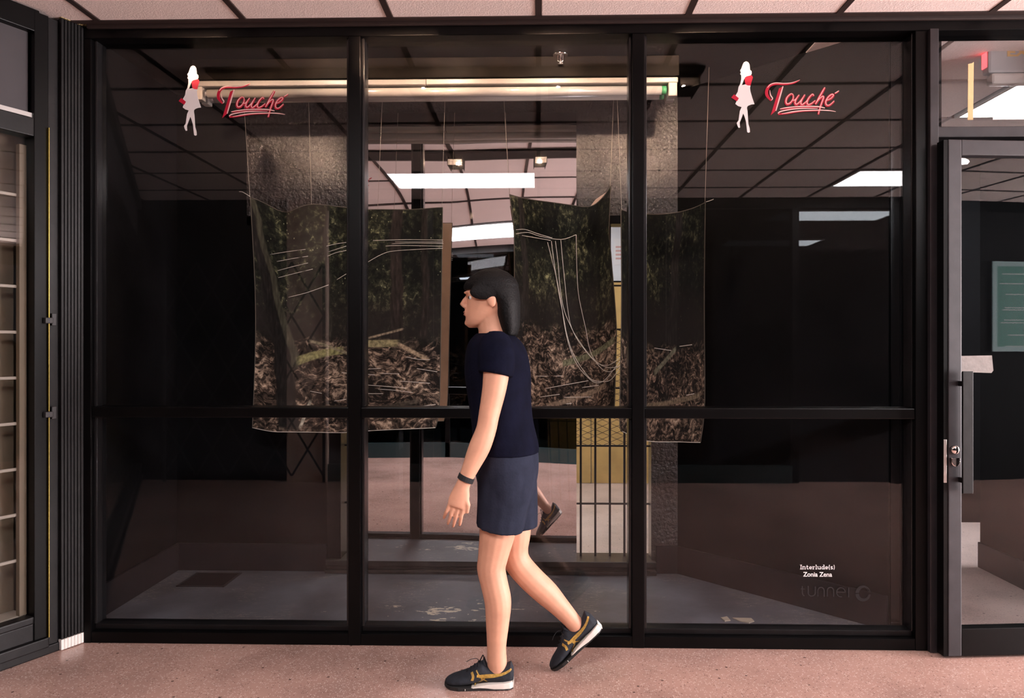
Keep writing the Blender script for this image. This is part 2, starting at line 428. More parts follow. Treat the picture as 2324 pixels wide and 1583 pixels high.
# ------------------------------------------------------------------ floors and ceiling
struct(MB().box(X0 - .1, X1 + .1, -6, 3.12, -.1, 0).build('floor', M['terrazzo']), 'polished pink speckled terrazzo floor of the corridor in front of the shopfront', 'floor')
struct(MB().box(-1.6, 1.75, 3.98, 6.75, -.1, 0).build('floor', M['terrazzo_pale']), 'pale terrazzo floor of the passage seen through the iron bars', 'floor')
struct(MB().box(1.72, 4.4, 3.12, 5.2, -.1, 0).build('floor', M['terrazzo_pale']), 'speckled terrazzo floor beyond the glass door at right', 'floor')
TS = .61
ceil_ = sempty('ceiling', 'suspended pink-white tile ceiling with dark brown grid over the corridor', 'ceiling')
MB().box(X0 - .1, X1 + .1, OPP - .1, 3.0, CZ + .02, CZ + .1).build('backing', M['grid'], ceil_)
lights = [(-1.22, -.075), (2.44, -.075)]
ys = [2.365 - i * TS for i in range(5)]
tile_me = None
g0 = .0125
def tile_mesh(w, d):
    b = MB().box(g0, w - g0, g0, d - g0, -.004, .016).build('ceiling_tile', M['tile'], None, bevel=.003)
    me = b.data; bpy.data.objects.remove(b); return me
tile_me = tile_mesh(TS, TS)
tile_thin = tile_mesh(TS, OPP * -1 + -.075 if False else .44)
nx0, nx1 = -7, 11
for iy, y in enumerate(ys):
    for ix in range(nx0, nx1):
        x = ix * TS
        if any(abs(y - ly) < .02 and lx - .01 <= x < lx + 1.2 for lx, ly in lights): continue
        o = link('ceiling_tile', tile_me, None, ceil_); o.location = (x, y, CZ)
for ix in range(nx0, nx1):
    o = link('ceiling_tile', tile_thin, None, ceil_); o.location = (ix * TS, -.075 - .44, CZ)
bars_x = [i * TS for i in range(nx0, nx1 + 1)]
for x in bars_x:
    cut = any(lx + .05 < x < lx + 1.17 for lx, ly in lights)
    for ya, yb in (((OPP, -.075), (-.075 + TS, 2.975)) if cut else ((OPP, 2.975),)):
        MB().box(x - g0, x + g0, ya, yb, CZ - .008, CZ + .02).build('grid_bar', M['grid'], ceil_)
for y in [2.975 - .03] + ys:
    yy = y if y < 2.9 else 2.968
    MB().box(X0, X1, yy - g0, yy + g0, CZ - .0085, CZ + .019).build('grid_bar', M['grid'], ceil_)

def ceiling_light(x, y, w, d, z, mat, label, group=None):
    t = thing('ceiling_light', label, 'ceiling light', (x + w / 2, y + d / 2, z), group)
    f = MB(); e = .02
    f.box(x, x + w, y, y + e, z - .012, z + .04).box(x, x + w, y + d - e, y + d, z - .012, z + .04)
    f.box(x, x + e, y + e, y + d - e, z - .012, z + .04).box(x + w - e, x + w, y + e, y + d - e, z - .012, z + .04)
    f.build('light_frame', M['white_paint'], t)
    MB().box(x + e, x + w - e, y + e, y + d - e, z - .006, z + .004).build('diffuser', mat, t)
    keep(t); return t
ceiling_light(-1.22 + g0, -.075 + g0, 1.22 - 2 * g0, TS - 2 * g0, CZ, M['panel_lit'], 'bright fluorescent ceiling panel mirrored in the middle upper pane')
ceiling_light(2.44 + g0, -.075 + g0, 1.22 - 2 * g0, TS - 2 * g0, CZ, M['panel_lit'], 'bright fluorescent ceiling panel mirrored in the right upper pane')

# ------------------------------------------------------------------ shopfront window_1
win = sempty('window_1', 'black framed three-bay shop display window', 'window')
mxs = [(790, 818), (1435, 1463), (2078, 2108)]
XL = ax(200, YF); XR = ax(2108, YF)
ZH = az(1200, 78, YF)        # underside of header, front
ZS = az(1200, 1435, YF)      # top of sill rail
ZM0, ZM1 = az(1200, 949, YF), az(1200, 925, YF)
MB().box(XL - .02, XR + 2.0, YF, YF + .11, ZH, CZ - .012).build('header', M['frame'], win, bevel=.003)
MB().box(XL, XR + 2.0, YF - .012, YF + .02, CZ - .022, CZ - .001).build('ceiling_trim', M['grid'], win, bevel=.002)
mull = []
for a, b in mxs:
    xa, xb = ax(a, YF), ax(b, YF); mull.append((xa, xb))
    m_b = MB().box(xa, xb, YF, YF + .11, .001, ZH)
    m_b.build('mullion', M['frame'], win, bevel=.003)
MB().box(XL - .02, XL + .012, YF, YF + .11, .001, ZH).build('mullion', M['frame'], win, bevel=.003)
bays = [(XL + .012, mull[0][0]), (mull[0][1], mull[1][0]), (mull[1][1], mull[2][0])]
for i, (a, b) in enumerate(bays):
    MB().box(a, b, YF + .002, YF + .10, .001, ZS - .012).build('sill_rail', M['frame'], win, bevel=.003)
    MB().box(a, b, YF + .028, YF + .09, ZS - .012, ZS + .012).build('glazing_bead', M['frame_worn'], win, bevel=.004)
    MB().box(a, b, YF + .004, YF + .10, ZM0, ZM1).build('mid_rail', M['frame'], win, bevel=.004)
    for s in (0, 1):             # slim vertical glazing beads beside the mullions
        bwid = .006 if i == 2 and s == 1 else .012
        xx = a if s == 0 else b - bwid
        MB().box(xx, xx + bwid, YF + .022, YF + .09, ZS + .012, ZM0).build('glazing_bead', M['bead'], win, bevel=.003)
        MB().box(xx, xx + bwid, YF + .022, YF + .09, ZM1, ZH).build('glazing_bead', M['bead'], win, bevel=.003)
    MB().box(a + .006, b - .006, GY, GY + .006, ZM1 - .004, ZH + .004).build('glass_pane', M['glass'], win)
    MB().box(a + .006, b - .006, GY, GY + .006, ZS + .006, ZM0 + .004).build('glass_pane', M['glass'], win)

# ------------------------------------------------------------------ display box behind the glass
DZ = .045                    # display floor
LX = at(400, 1305, 3.85).x   # left wall
CX = ax(1538, BW)            # corner where the slanting right wall starts
SX = ax(2018, 3.10)          # its front end
struct(MB().box(LX - .1, mull[2][1] + .02, 3.10, BW + .12, -.05, DZ).build('floor', M['display_floor']), 'chipped grey painted floor of the display box', 'floor')
struct(MB().box(LX - .1, mull[2][1] + .02, 3.11, BW + .12, CZ, CZ + .08).build('ceiling', pbr('black_ceiling', (.006, .0055, .005), .4, 0, .3, 25, .3, 5, spec=.15)), 'black painted ceiling of the display box', 'ceiling')
struct(MB().box(LX - .1, LX, YF + .11, BW + .1, 0, CZ).build('wall_left', M['black_wall']), 'black painted left side wall of the display box', 'wall')
OX0, OX1 = ax(775, BW), ax(1478, BW)       # barred opening
OZ0, OZ1 = az(1200, 1268, BW), az(1400, 508, BW)
struct(MB().box(LX - .1, ax(560, BW), BW, BW + .1, 0, CZ).box(ax(560, BW), OX0 - .075, BW, BW + .1, 0, OZ1 + .05).build('wall_back', M['black_wall']), 'black painted back wall of the display box, left part', 'wall')
struct(MB().box(OX0 - .075, OX0, BW - .015, BW + .12, DZ, OZ1 + .04).build('trim_1', M['frame_worn'], bevel=.004), 'dark timber jamb left of the barred opening', 'trim')
struct(MB().box(ax(560, BW), CX + .1, BW, BW + .1, OZ1, CZ).box(OX1, CX + .1, BW, BW + .1, 0, OZ1).build('wall_back', M['brown_wall']), 'glossy brown textured back wall above and right of the barred opening', 'wall')
struct(MB().box(ax(1340, BW), OX1, BW - .02, BW + .09, OZ1 - .002, OZ1 + .045).build('trim_2', M['frame'], bevel=.004), 'black lintel over the barred opening', 'trim')
struct(MB().box(OX0 - .075, OX1 + .02, BW - .045, BW + .13, OZ0 - .03, OZ0).box(OX0 - .075, OX1 + .02, BW - .03, BW + .1, DZ, OZ0 - .03).box(OX0 - .075, OX1 + .02, BW - .055, BW + .05, DZ, DZ + .02).build('trim_3', pbr('worn_sill', (.02, .016, .014), .4, 0, .4, 16, .7, 14), bevel=.004), 'worn dark sill board below the mirror and bars', 'trim')
# slanting right wall
a_, b_2 = Vector((CX, BW, 0)), Vector((SX, 3.105, 0)); d_ = (b_2 - a_).normalized(); n_ = Vector((-d_.y, d_.x, 0)); n_ = n_ if n_.y > 0 else -n_
wl = (b_2 - a_).length
struct(MB().obox(a_, d_, n_, Vector((0, 0, 1)), 0, wl, 0, .07, 0, CZ).build('wall_right', M['black_wall']), 'black slanting right side wall of the display box', 'wall')
struct(MB().obox(a_, d_, n_, Vector((0, 0, 1)), 0, wl, -.014, -.001, DZ, DZ + .145).build('baseboard_right', M['skirting'], bevel=.003), 'dark skirting board along the slanting right wall', 'baseboard')
struct(MB().box(SX + .01, mull[2][0] + .02, 3.105, 3.13, 0, CZ).build('wall_right', pbr('black_gloss_panel', (.006, .0055, .006), .22, 0, .06, 20)), 'narrow glossy black panel beside the right mullion', 'wall')
struct(MB().box(LX + .001, LX + .016, 3.12, BW, DZ, DZ + .145).build('baseboard_left', M['skirting'], bevel=.003), 'dark skirting board along the left display wall', 'baseboard')
struct(MB().box(LX + .016, OX0 - .078, BW - .016, BW - .001, DZ, DZ + .145).build('baseboard_back', M['skirting'], bevel=.003), 'dark skirting board along the back display wall', 'baseboard')
struct(MB().box(OX1 + .025, CX, BW - .016, BW - .001, DZ, DZ + .145).build('baseboard_back', M['skirting'], bevel=.003), 'short dark skirting under the brown wall at right', 'baseboard')
# floor hatch
h = thing('floor_hatch', 'square dark access hatch set in the display floor near the left wall', 'hatch', (*at(465, 1325, 3.72).xy, DZ))
hx0, hx1, hy0, hy1 = ax(430, 3.72), ax(535, 3.72), 3.58, 3.80
e = .012
MB().box(hx0, hx1, hy0, hy0 + e, DZ, DZ + .004).box(hx0, hx1, hy1 - e, hy1, DZ, DZ + .004).box(hx0, hx0 + e, hy0, hy1, DZ, DZ + .004).box(hx1 - e, hx1, hy0, hy1, DZ, DZ + .004).build('hatch_frame', M['bars'], h)
MB().box(hx0 + e, hx1 - e, hy0 + e, hy1 - e, DZ, DZ + .0025).build('hatch_lid', M['skirting'], h); keep(h)

hm = sempty('trim_5', 'old screw holes in the glossy brown wall behind the right mullion', 'trim')
for px_, py_ in ((1478, 340), (1478, 350), (1508, 340), (1508, 350), (1498, 318), (1512, 312), (1524, 320), (1492, 330), (1496, 386), (1418, 442), (1420, 458), (672, 356), (698, 352), (698, 366)):
    p_ = at(px_, py_, BW)
    MB().lathe([(.0055, -.0012), (.0055, .004), (.002, .006)], (p_.x, BW, p_.z), 'y', 10).build('screw_hole', M['lamp_black'], hm)
# barred opening in the back wall
grille = thing('window_grille', 'black iron window grille of upright bars with diamond mesh upper part', 'grille', ((OX0 + OX1) / 2, BW + .07, OZ0))
GYB = BW + .07
bx = ax(1318, GYB); sp = ax(1351, GYB) - bx
k = -14
while bx + k * sp < OX1:
    x = bx + k * sp
    if x > OX0: MB().box(x - .0055, x + .0055, GYB - .006, GYB + .006, OZ0, OZ1).build('bar', M['bars'], grille)
    k += 1
for py in (648, 747, 880, 1011, 1142):
    z = az(1350, py, GYB); MB().box(OX0, OX1, GYB - .007, GYB + .007, z - .0045, z + .0045).build('cross_bar', M['bars'], grille)
zt, zb = az(1350, 747, GYB), az(1350, 1011, GYB)
dm = MB(); ux, uz = sp / 1.0, (zt - zb) / 18
def dline(p, q):
    dm.obox(p, (Vector(q) - Vector(p)).normalized(), Vector((0, 1, 0)), (Vector(q) - Vector(p)).normalized().cross(Vector((0, 1, 0))), 0, (Vector(q) - Vector(p)).length, -.001, .001, -.0011, .0011)
i = 0
x = bx - 14 * sp
while x < OX1:
    if x >= OX0 - sp * .5:
        for r in range(18):
            za, zc = zb + r * uz, zb + (r + 1) * uz
            xm = x + ux / 2
            if x >= OX0 and x + ux <= OX1:
                dline((x, GYB + .01, (za + zc) / 2), (xm, GYB + .01, zc)); dline((xm, GYB + .01, zc), (x + ux, GYB + .01, (za + zc) / 2))
                dline((x, GYB + .01, (za + zc) / 2), (xm, GYB + .01, za)); dline((xm, GYB + .01, za), (x + ux, GYB + .01, (za + zc) / 2))
    x += ux
dmo = dm.build('diamond_mesh', M['bars'], grille, fix=False); dmo['kind'] = 'stuff'
keep(grille)

# passage beyond the bars
PYW = 6.6
zy = az(1400, 640, PYW)
pw = sempty('wall_passage', 'far passage wall with yellow lower panels and white upper part', 'wall')
MB().box(-1.5, 1.8, PYW + .03, PYW + .12, 0, CZ + .1).build('wall_core', M['white_wall'], pw)
for i in range(5):
    xa = -1.5 + i * .66
    MB().box(xa + .003, xa + .657, PYW, PYW + .03, .002, zy).build('panel', M['yellow'], pw, bevel=.003)
MB().box(-1.5, 1.8, PYW - .006, PYW + .03, zy, zy + .012).build('panel_cap', M['frame'], pw)
pl = sempty('wall_passage_left', 'pale blue boarded side wall of the passage behind the left mullion', 'wall')
for i in range(12):
    z0 = .19 + i * .2
    MB().box(-1.52, -1.42, 3.98, PYW, z0 + .004, z0 + .196).build('board', M['blue_wall'], pl, bevel=.003)
MB().box(-1.54, -1.43, 3.98, PYW, 0, .19).build('skirting', M['paper'], pl)
struct(MB().box(1.72, 1.82, 3.98, PYW, 0, CZ + .1).build('wall_passage_right', M['white_wall']), 'white right side wall of the passage behind the bars', 'wall')
struct(MB().box(-1.6, 1.85, 3.97, PYW + .1, CZ + .03, CZ + .1).build('ceiling', M['white_wall']), 'plain white ceiling of the passage behind the bars', 'ceiling')
ceiling_light(-.75, 4.9, 1.22, .6, CZ + .028, M['panel_passage'], 'fluorescent ceiling panel over the passage behind the bars')
nb = thing('notice', 'white printed notice sheet with faint red lines on the passage wall', 'notice', at(1398, 575, PYW - .01))
na, nb2 = at(1393, 540, PYW), at(1430, 600, PYW)
MB().box(na.x, nb2.x, PYW + .022, PYW + .028, nb2.z, na.z).build('sheet', M['tape_white'], nb)
for i in range(4): MB().box(na.x + .02, nb2.x - .02, PYW + .0185, PYW + .022, nb2.z + .05 + i * .035, nb2.z + .066 + i * .035).build('red_band', pbr('faded_red', (.75, .45, .42), .7), nb)
keep(nb)

# ------------------------------------------------------------------ mirror sheet
MX0, MX1 = ax(800, BW - .02), ax(1308, BW - .02)
MZ0, MZ1 = OZ0 + .001, az(1100, 258, BW - .02)
def mdepth(u, v):
    d = -.058 * max(0, u - .40) ** 2                 # right edge falls back
    d -= .0062 * (1 + math.erf((v - .72) / .09))                    # upper part leans back
    d += .0009 * math.sin(6.3 * v + 2.2 * u) + .0005 * math.sin(13 * v + 1 + 3 * u)
    d += .020 * max(0, u - .45) * (abs(v - .5) * 2) ** 2             # corners bow towards the viewer
    return d
NUx, NVz = 40, 80
vs = []; fs = []
for j in range(NVz + 1):
    for i in range(NUx + 1):
        u, v = i / NUx, j / NVz
        vs.append((MX0 + (MX1 - MX0) * u, BW - .055 - mdepth(u, v), MZ0 + (MZ1 - MZ0) * v))
for j in range(NVz):
    for i in range(NUx):
        a = j * (NUx + 1) + i; fs.append((a, a + 1, a + NUx + 2, a + NUx + 1))
mir = thing('mirror_sheet', 'tall wavy acrylic mirror sheet standing in front of the barred opening', 'mirror', ((MX0 + MX1) / 2, BW - .03, MZ0))
face = MB().add(vs, fs).build('mirror_face', M['mirror'], mir, smooth=True, fix=False)
bk = [(x, y + .004, z) for x, y, z in vs]
nb_ = len(vs); edge = []
loop = [i for i in range(NUx + 1)] + [j * (NUx + 1) + NUx for j in range(1, NVz + 1)] + [NVz * (NUx + 1) + i for i in range(NUx - 1, -1, -1)] + [j * (NUx + 1) for j in range(NVz - 1, 0, -1)]
for q in range(len(loop)):
    a, b = loop[q], loop[(q + 1) % len(loop)]; edge.append((a, b, b + nb_, a + nb_))
MB().add(vs + bk, edge + [tuple(i + nb_ for i in reversed(f)) for f in fs]).build('mirror_back', M['sticker_black'], mir, fix=False); keep(mir)

# ------------------------------------------------------------------ tapestries
def polyat(pts, s):
    L = [0]
    for i in range(1, len(pts)): L.append(L[-1] + math.hypot(pts[i][0] - pts[i - 1][0], pts[i][1] - pts[i - 1][1]))
    q = s * L[-1]
    for i in range(1, len(pts)):
        if q <= L[i] or i == len(pts) - 1:
            f = (q - L[i - 1]) / max(1e-9, L[i] - L[i - 1]); f = min(1, max(0, f))
            return (pts[i - 1][0] + (pts[i][0] - pts[i - 1][0]) * f, pts[i - 1][1] + (pts[i][1] - pts[i - 1][1]) * f)
def tapestry(label, Y0, top, bot, left, right, fold, mat, threads, lines, nu=70, nv=80):
    sm = lambda P: [(p.x, p.y) for p in spline([(x, y, 0) for x, y in P], 5)]
    top, bot, left, right = sm(top), sm(bot), sm(left), sm(right)
    vs = []; uvs = []
    for j in range(nv + 1):
        for i in range(nu + 1):
            s, t = i / nu, j / nv
            T, B, Lf, R = polyat(top, s), polyat(bot, s), polyat(left, t), polyat(right, t)
            c00, c10, c01, c11 = top[0], top[-1], bot[0], bot[-1]
            p = [(1 - t) * T[k] + t * B[k] + (1 - s) * Lf[k] + s * R[k] - ((1 - s) * (1 - t) * c00[k] + s * (1 - t) * c10[k] + (1 - s) * t * c01[k] + s * t * c11[k]) for k in (0, 1)]
            w = at(p[0], p[1], Y0); w.y += fold(s, t)
            vs.append(w); uvs.append((s, 1 - t))
    fs = []
    for j in range(nv):
        for i in range(nu):
            a = j * (nu + 1) + i; fs.append((a, a + nu + 1, a + nu + 2, a + 1))
    th = thing('printed_tapestry', label, 'tapestry', at((left[-1][0] + right[-1][0]) / 2, max(left[-1][1], right[-1][1]), Y0), 'forest tapestries hanging in the display')
    # front face printed, plain reverse 1.5 mm behind
    o = MB().add(vs, fs).build('printed_cloth', mat, th, smooth=True, fix=False)
    ul = o.data.uv_layers.new(name='uv')
    for lp in o.data.loops: ul.data[lp.index].uv = uvs[lp.vertex_index]
    rv = MB().add([(v.x, v.y + .0018, v.z) for v in vs], [tuple(reversed(f)) for f in fs]).build('cloth_reverse', M['reverse'], th, smooth=True, fix=False)
    hem = []
    for rowpts in ([vs[j * (nu + 1)] for j in range(nv + 1)], [vs[j * (nu + 1) + nu] for j in range(nv + 1)], vs[:nu + 1]):
        hem.append(rowpts)
    for h_ in hem: MB().tube([(p.x, p.y, p.z) for p in h_[::2]], .0022, 6).build('hem', M['hem'], th, smooth=True)
    MB().tube([(p.x, p.y - .001, p.z) for p in vs[nv * (nu + 1):]][::2], .0016, 6).build('hem', M['thread'], th, smooth=True)
    # lookup of the cloth surface for stitching
    tree = BVHTree.FromPolygons([tuple(v) for v in vs], fs)
    for pts, r in threads:
        P = []
        for px, py in pts:
            d = at(px, py, 1.0) - Vector((0, 0, EYE))
            hit = tree.ray_cast(Vector((0, 0, EYE)), d.normalized())[0]
            P.append((hit.x, hit.y - .004, hit.z) if hit else tuple(at(px, py, Y0 - .02)))
        MB().tube(spline(P, 4), r, 5).build('embroidery_thread', M['thread'], th, smooth=True)
    for a, b in lines:
        p1 = at(b[0], b[1], Y0); p0 = at(a[0], a[1], Y0)
        dirn = p0 - p1; tt = (CZ - .001 - p1.z) / dirn.z; q = p1 + dirn * tt
        MB().tube([p1, q], .0009, 5).build('hanging_line', M['nylon'], th)
    keep(th)
    return th
M['reverse'] = pbr('cloth_reverse', (.72, .52, .36), .85, 0, .2, 100, .15, 8)
M['hem'] = pbr('cloth_hem', (.10, .085, .065), .85)
def Z(pts, sc, ox, oy): return [(ox + x / sc, oy + y / sc) for x, y in pts]
f1 = forest('forest_print_wide', 1.3, [(.60, -.02, .020, (.016, .013, .011), .34), (.76, .02, .032, (.020, .015, .013), .40), (.92, .0, .020, (.018, .014, .012), .42), (.40, .02, .012, (.022, .02, .016), .42),
            (.22, -.22, .045, (.012, .010, .009), .0), (.305, -.29, .020, (.045, .043, .030), .30)], 1.9, .38,
            [(.235, .315, .49, .362, .017, (.17, .16, .07)), (.56, .395, .78, .395, .016, (.17, .15, .08)), (.77, .392, .94, .315, .009, (.24, .18, .12)), (.30, .40, .56, .335, .006, (.16, .14, .09)), (.62, .42, .80, .46, .004, (.2, .16, .11)), (.26, .02, .31, .14, .008, (.3, .28, .22)), (.5, .08, .9, .13, .010, (.05, .04, .03))])
f2 = forest('forest_print_middle', 4.1, [(.1, .0, .03, (.02, .017, .015), .45)], 1.75, .40, [(.45, .25, .98, .33, .015, (.10, .10, .06)), (.3, .05, .9, .13, .012, (.16, .12, .085))], .75)
f3 = forest('forest_print_right', 7.7, [(.55, .12, .05, (.018, .015, .013), .42)], 1.1, .40, [(.40, .30, .66, .41, .012, (.13, .13, .09)), (.3, .16, .95, .20, .01, (.15, .12, .08))], .7)
q1 = lambda P: Z(P, 2.73, 540, 420)
t1 = [[(200, 430), (310, 412), (420, 398)], [(243, 473), (340, 455), (435, 440)], [(247, 530), (340, 505), (435, 482)], [(252, 573), (360, 545), (465, 520)], [(315, 694), (430, 665), (562, 618)],
      [(550, 378), (610, 364), (672, 355)], [(562, 413), (672, 378)], [(557, 440), (610, 418), (672, 405)], [(615, 585), (672, 550)],
      [(838, 343), (1050, 338), (1270, 340)], [(975, 352), (1272, 352)], [(775, 375), (1040, 360), (1272, 362)], [(775, 400), (950, 375), (1270, 378)], [(775, 495), (900, 425), (1000, 405), (1270, 390)],
      [(645, 1160), (675, 1163)], [(808, 1138), (885, 1134)], [(880, 1165), (1000, 1168)], [(775, 1168), (850, 1175)], [(1000, 1212), (1190, 1226)], [(780, 1235), (1040, 1255)], [(870, 1262), (980, 1270), (1085, 1284)],
      [(780, 1290), (900, 1290)], [(598, 1336), (672, 1325)], [(1045, 1063), (1120, 1078), (1190, 1080)], [(1110, 1135), (1235, 1155)], [(1120, 1370), (1225, 1357)], [(450, 1275), (520, 1288)], [(8, 40), (30, 43), (75, 70)]]
tapestry('wide forest-print cloth hanging behind the left mullion, white stitched threads', 3.62,
         [(567, 446), (595, 458), (646, 480), (708, 464), (789, 471), (826, 477), (1005, 471)],
         [(569, 971), (612, 979), (650, 980), (774, 980), (826, 977), (987, 971)],
         [(567, 446), (577, 713), (569, 971)], [(1005, 471), (1000, 750), (996, 922), (987, 971)],
         lambda s, t: .022 * math.sin(7 * s + 1) * (.4 + t) * .6 + .012 * math.sin(17 * s + 2 * t) * (1 - .5 * t) + .02 * math.exp(-((s - .18 - .1 * t) / .06) ** 2) * (1 - t),
         f1, [(q1(p), .0013) for p in t1],
         [((556, 270), (567, 446)), ((702, 285), (707, 464)), ((866, 265), (857, 477)), ((1007, 325), (1003, 471))])
q2 = lambda P: Z(P, 2.932, 980, 420)
t2 = [[(770, 380), (800, 500), (830, 620), (860, 780), (885, 950), (920, 1090), (970, 1200), (1030, 1270), (1080, 1310), (1125, 1310), (1165, 1280), (1230, 1200), (1275, 1140)],
      [(795, 372), (820, 560), (845, 720), (875, 870), (900, 1000), (940, 1120), (1000, 1220), (1060, 1290), (1120, 1305), (1180, 1300), (1220, 1260), (1265, 1190), (1290, 1155)],
      [(822, 372), (840, 520), (855, 700), (880, 830), (920, 930), (970, 1030), (1030, 1110), (1080, 1165), (1130, 1195), (1180, 1195), (1230, 1165), (1270, 1130)],
      [(858, 365), (870, 500), (885, 650), (905, 830), (930, 950), (990, 1050), (1050, 1130), (1100, 1180), (1160, 1210), (1220, 1210), (1310, 1185)],
      [(960, 330), (965, 560), (975, 720), (1000, 850), (1025, 960), (1045, 1070), (1075, 1150), (1130, 1220), (1180, 1240), (1230, 1215), (1290, 1155)],
      [(560, 325), (640, 315), (720, 340), (860, 362), (960, 330)], [(560, 298), (620, 295), (700, 322), (800, 352)], [(600, 335), (700, 352), (790, 368)],
      [(755, 1352), (900, 1325), (1040, 1300)], [(690, 1270), (870, 1268)], [(720, 1408), (850, 1390)], [(880, 1410), (1060, 1408)], [(740, 1470), (930, 1450)], [(1000, 1345), (1110, 1330)]]
mid = tapestry('sagging forest-print cloth in the middle bay with long looped white threads', 3.66,
         [(1156, 440), (1202, 454), (1253, 464), (1304, 470), (1338, 470), (1365, 451), (1386, 423)],
         [(1175, 938), (1250, 944), (1330, 944), (1394, 936)],
         [(1156, 440), (1166, 522), (1168, 693), (1175, 938)], [(1386, 423), (1382, 522), (1386, 573), (1398, 727), (1398, 795), (1394, 936)],
         lambda s, t: -.045 * math.sin(math.pi * s) * math.exp(-((t - .02) / .16) ** 2) + .03 * math.sin(math.pi * s) * math.exp(-((t - .20) / .07) ** 2) + .012 * math.sin(9 * s + 1) + .014 * math.exp(-((s - .8 - .1 * t) / .05) ** 2),
         f2, [(q2(p), .0015) for p in t2], [((1146, 265), (1156, 440)), ((1390, 290), (1385, 424))])
fc = MB(); P_ = [at(1338, 470, 3.68), at(1352, 452, 3.68), at(1384, 430, 3.68), at(1366, 452, 3.68), at(1352, 466, 3.68)]
fo = MB().add([tuple(p) for p in P_] + [(p.x, p.y + .002, p.z) for p in P_], [(0, 1, 2, 3, 4), (9, 8, 7, 6, 5)] + [(i, i + 5, (i + 1) % 5 + 5, (i + 1) % 5) for i in range(5)]).build('folded_corner', M['column'], mid)
fo.matrix_parent_inverse = Matrix.Translation(-Vector(mid.location)); fo['label'] = 'pale reverse of the folded corner'
q3 = lambda P: Z(P, 2.64, 1360, 420)
tapestry('narrow dark forest-print cloth hanging behind the right mullion', 3.53,
         [(1409, 475), (1432, 482), (1485, 489), (1530, 486), (1572, 473), (1602, 458)],
         [(1413, 979), (1466, 999), (1549, 1003), (1589, 1003)],
         [(1409, 475), (1411, 685), (1407, 950), (1413, 979)], [(1602, 458), (1599, 685), (1599, 912), (1589, 1003)],
         lambda s, t: -.035 * math.sin(math.pi * s) * math.exp(-((t - .02) / .15) ** 2) + .03 * math.sin(math.pi * s) * math.exp(-((t - .2) / .06) ** 2) + .012 * math.sin(8 * s + 2 * t),
         f3, [(q3(p), .0013) for p in ([(330, 975), (430, 990)], [(480, 965), (555, 955)], [(520, 1257), (568, 1248)], [(640, 100), (665, 92), (685, 84)])],
         [((1402, 255), (1411, 478)), ((1609, 160), (1600, 458))])

# ------------------------------------------------------------------ fluorescent batten, lamps, sprinkler
FY = 3.45
fxa, fxb = ax(452, FY), ax(1534, FY)
fz1 = az(1000, 190, FY)
ft = thing('tube_light', 'unlit white twin-tube fluorescent batten across the top of the display', 'strip light', ((fxa + fxb) / 2, FY, fz1))
MB().box(fxa, fxb, FY - .055, FY + .055, fz1 - .022, fz1 + .004).build('channel', M['batten'], ft, bevel=.005)
MB().box(fxa, fxb + .002, FY - .07, FY + .07, fz1 + .005, CZ - .001).build('mounting_board', M['wood_board'], ft, bevel=.003)
r = .021
for dy in (-.034, .034):
    MB().tube([(fxa + .06, FY + dy, fz1 - .052), (fxb - .075, FY + dy, fz1 - .052)], r, 16).build('tube', M['tube'], ft, smooth=True)
    for xx, s in ((fxa + .05, 1), (fxb - .065, -1)):
        MB().tube([(xx - .008, FY + dy, fz1 - .052), (xx + .012, FY + dy, fz1 - .052)], r * .96, 14).build('tube_cap', M['green_plastic'] if s < 0 else M['steel'], ft, smooth=True)
    MB().box(fxb - .045, fxb - .004, FY + dy - .022, FY + dy + .022, fz1 - .085, fz1 - .022).build('lamp_holder', M['batten'], ft, bevel=.005)
    MB().box(fxa + .004, fxa + .04, FY + dy - .022, FY + dy + .022, fz1 - .085, fz1 - .022).build('lamp_holder', M['batten'], ft, bevel=.005)
MB().box(ax(971, FY) - .001, ax(971, FY) + .001, FY - .0565, FY + .0565, fz1 - .0225, fz1 + .0045).build('joint', M['wood_board'], ft)
keep(ft)
LY, LZ = 2.42, CZ - .045
lampx = [ax(765, 5.3), ax(1040, 5.3), ax(1253, 5.3), .735]
tl = thing('track_light', 'black ceiling track with four warm bulbs over the walkway, mirrored in the wavy mirror', 'track light', (-.4, LY, CZ - .01))
MB().box(-1.62, .80, LY + .03, LY + .22, CZ - .027, CZ - .0095).build('track', M['lamp_black'], tl, bevel=.003)
for x in lampx:
    hb = MB().box(x - .05, x + .05, LY - .04, LY - .034, LZ - .03, LZ + .0345).box(x - .05, x - .046, LY - .034, LY + .16, LZ - .0446, LZ + .034).box(x + .046, x + .05, LY - .034, LY + .16, LZ - .0446, LZ + .034)
    hb.obox((x, LY - .034, LZ - .030), Vector((1, 0, 0)), Vector((0, .194, -.0146)).normalized(), Vector((0, .0146, .194)).normalized(), -.05, .05, 0, .1946, -.002, 0)
    hb.obox((x, LY - .034, LZ + .0345), Vector((1, 0, 0)), Vector((0, .194, -.0385)).normalized(), Vector((0, .0385, .194)).normalized(), -.05, .05, 0, .1978, -.002, 0)
    hd = hb.build('lamp_head', M['lamp_black'], tl)
    MB().ell((x, LY, LZ), (.015, .015, .015), 16, 10).build('bulb', M['bulb'], hd, smooth=True)
keep(tl)
names = ['small bare bulb behind the header, in front of the left decal', 'small bare bulb behind the header beside the left mullion',
         'small bare bulb behind the header near the sprinkler', 'small bare bulb behind the header right of the right mullion']
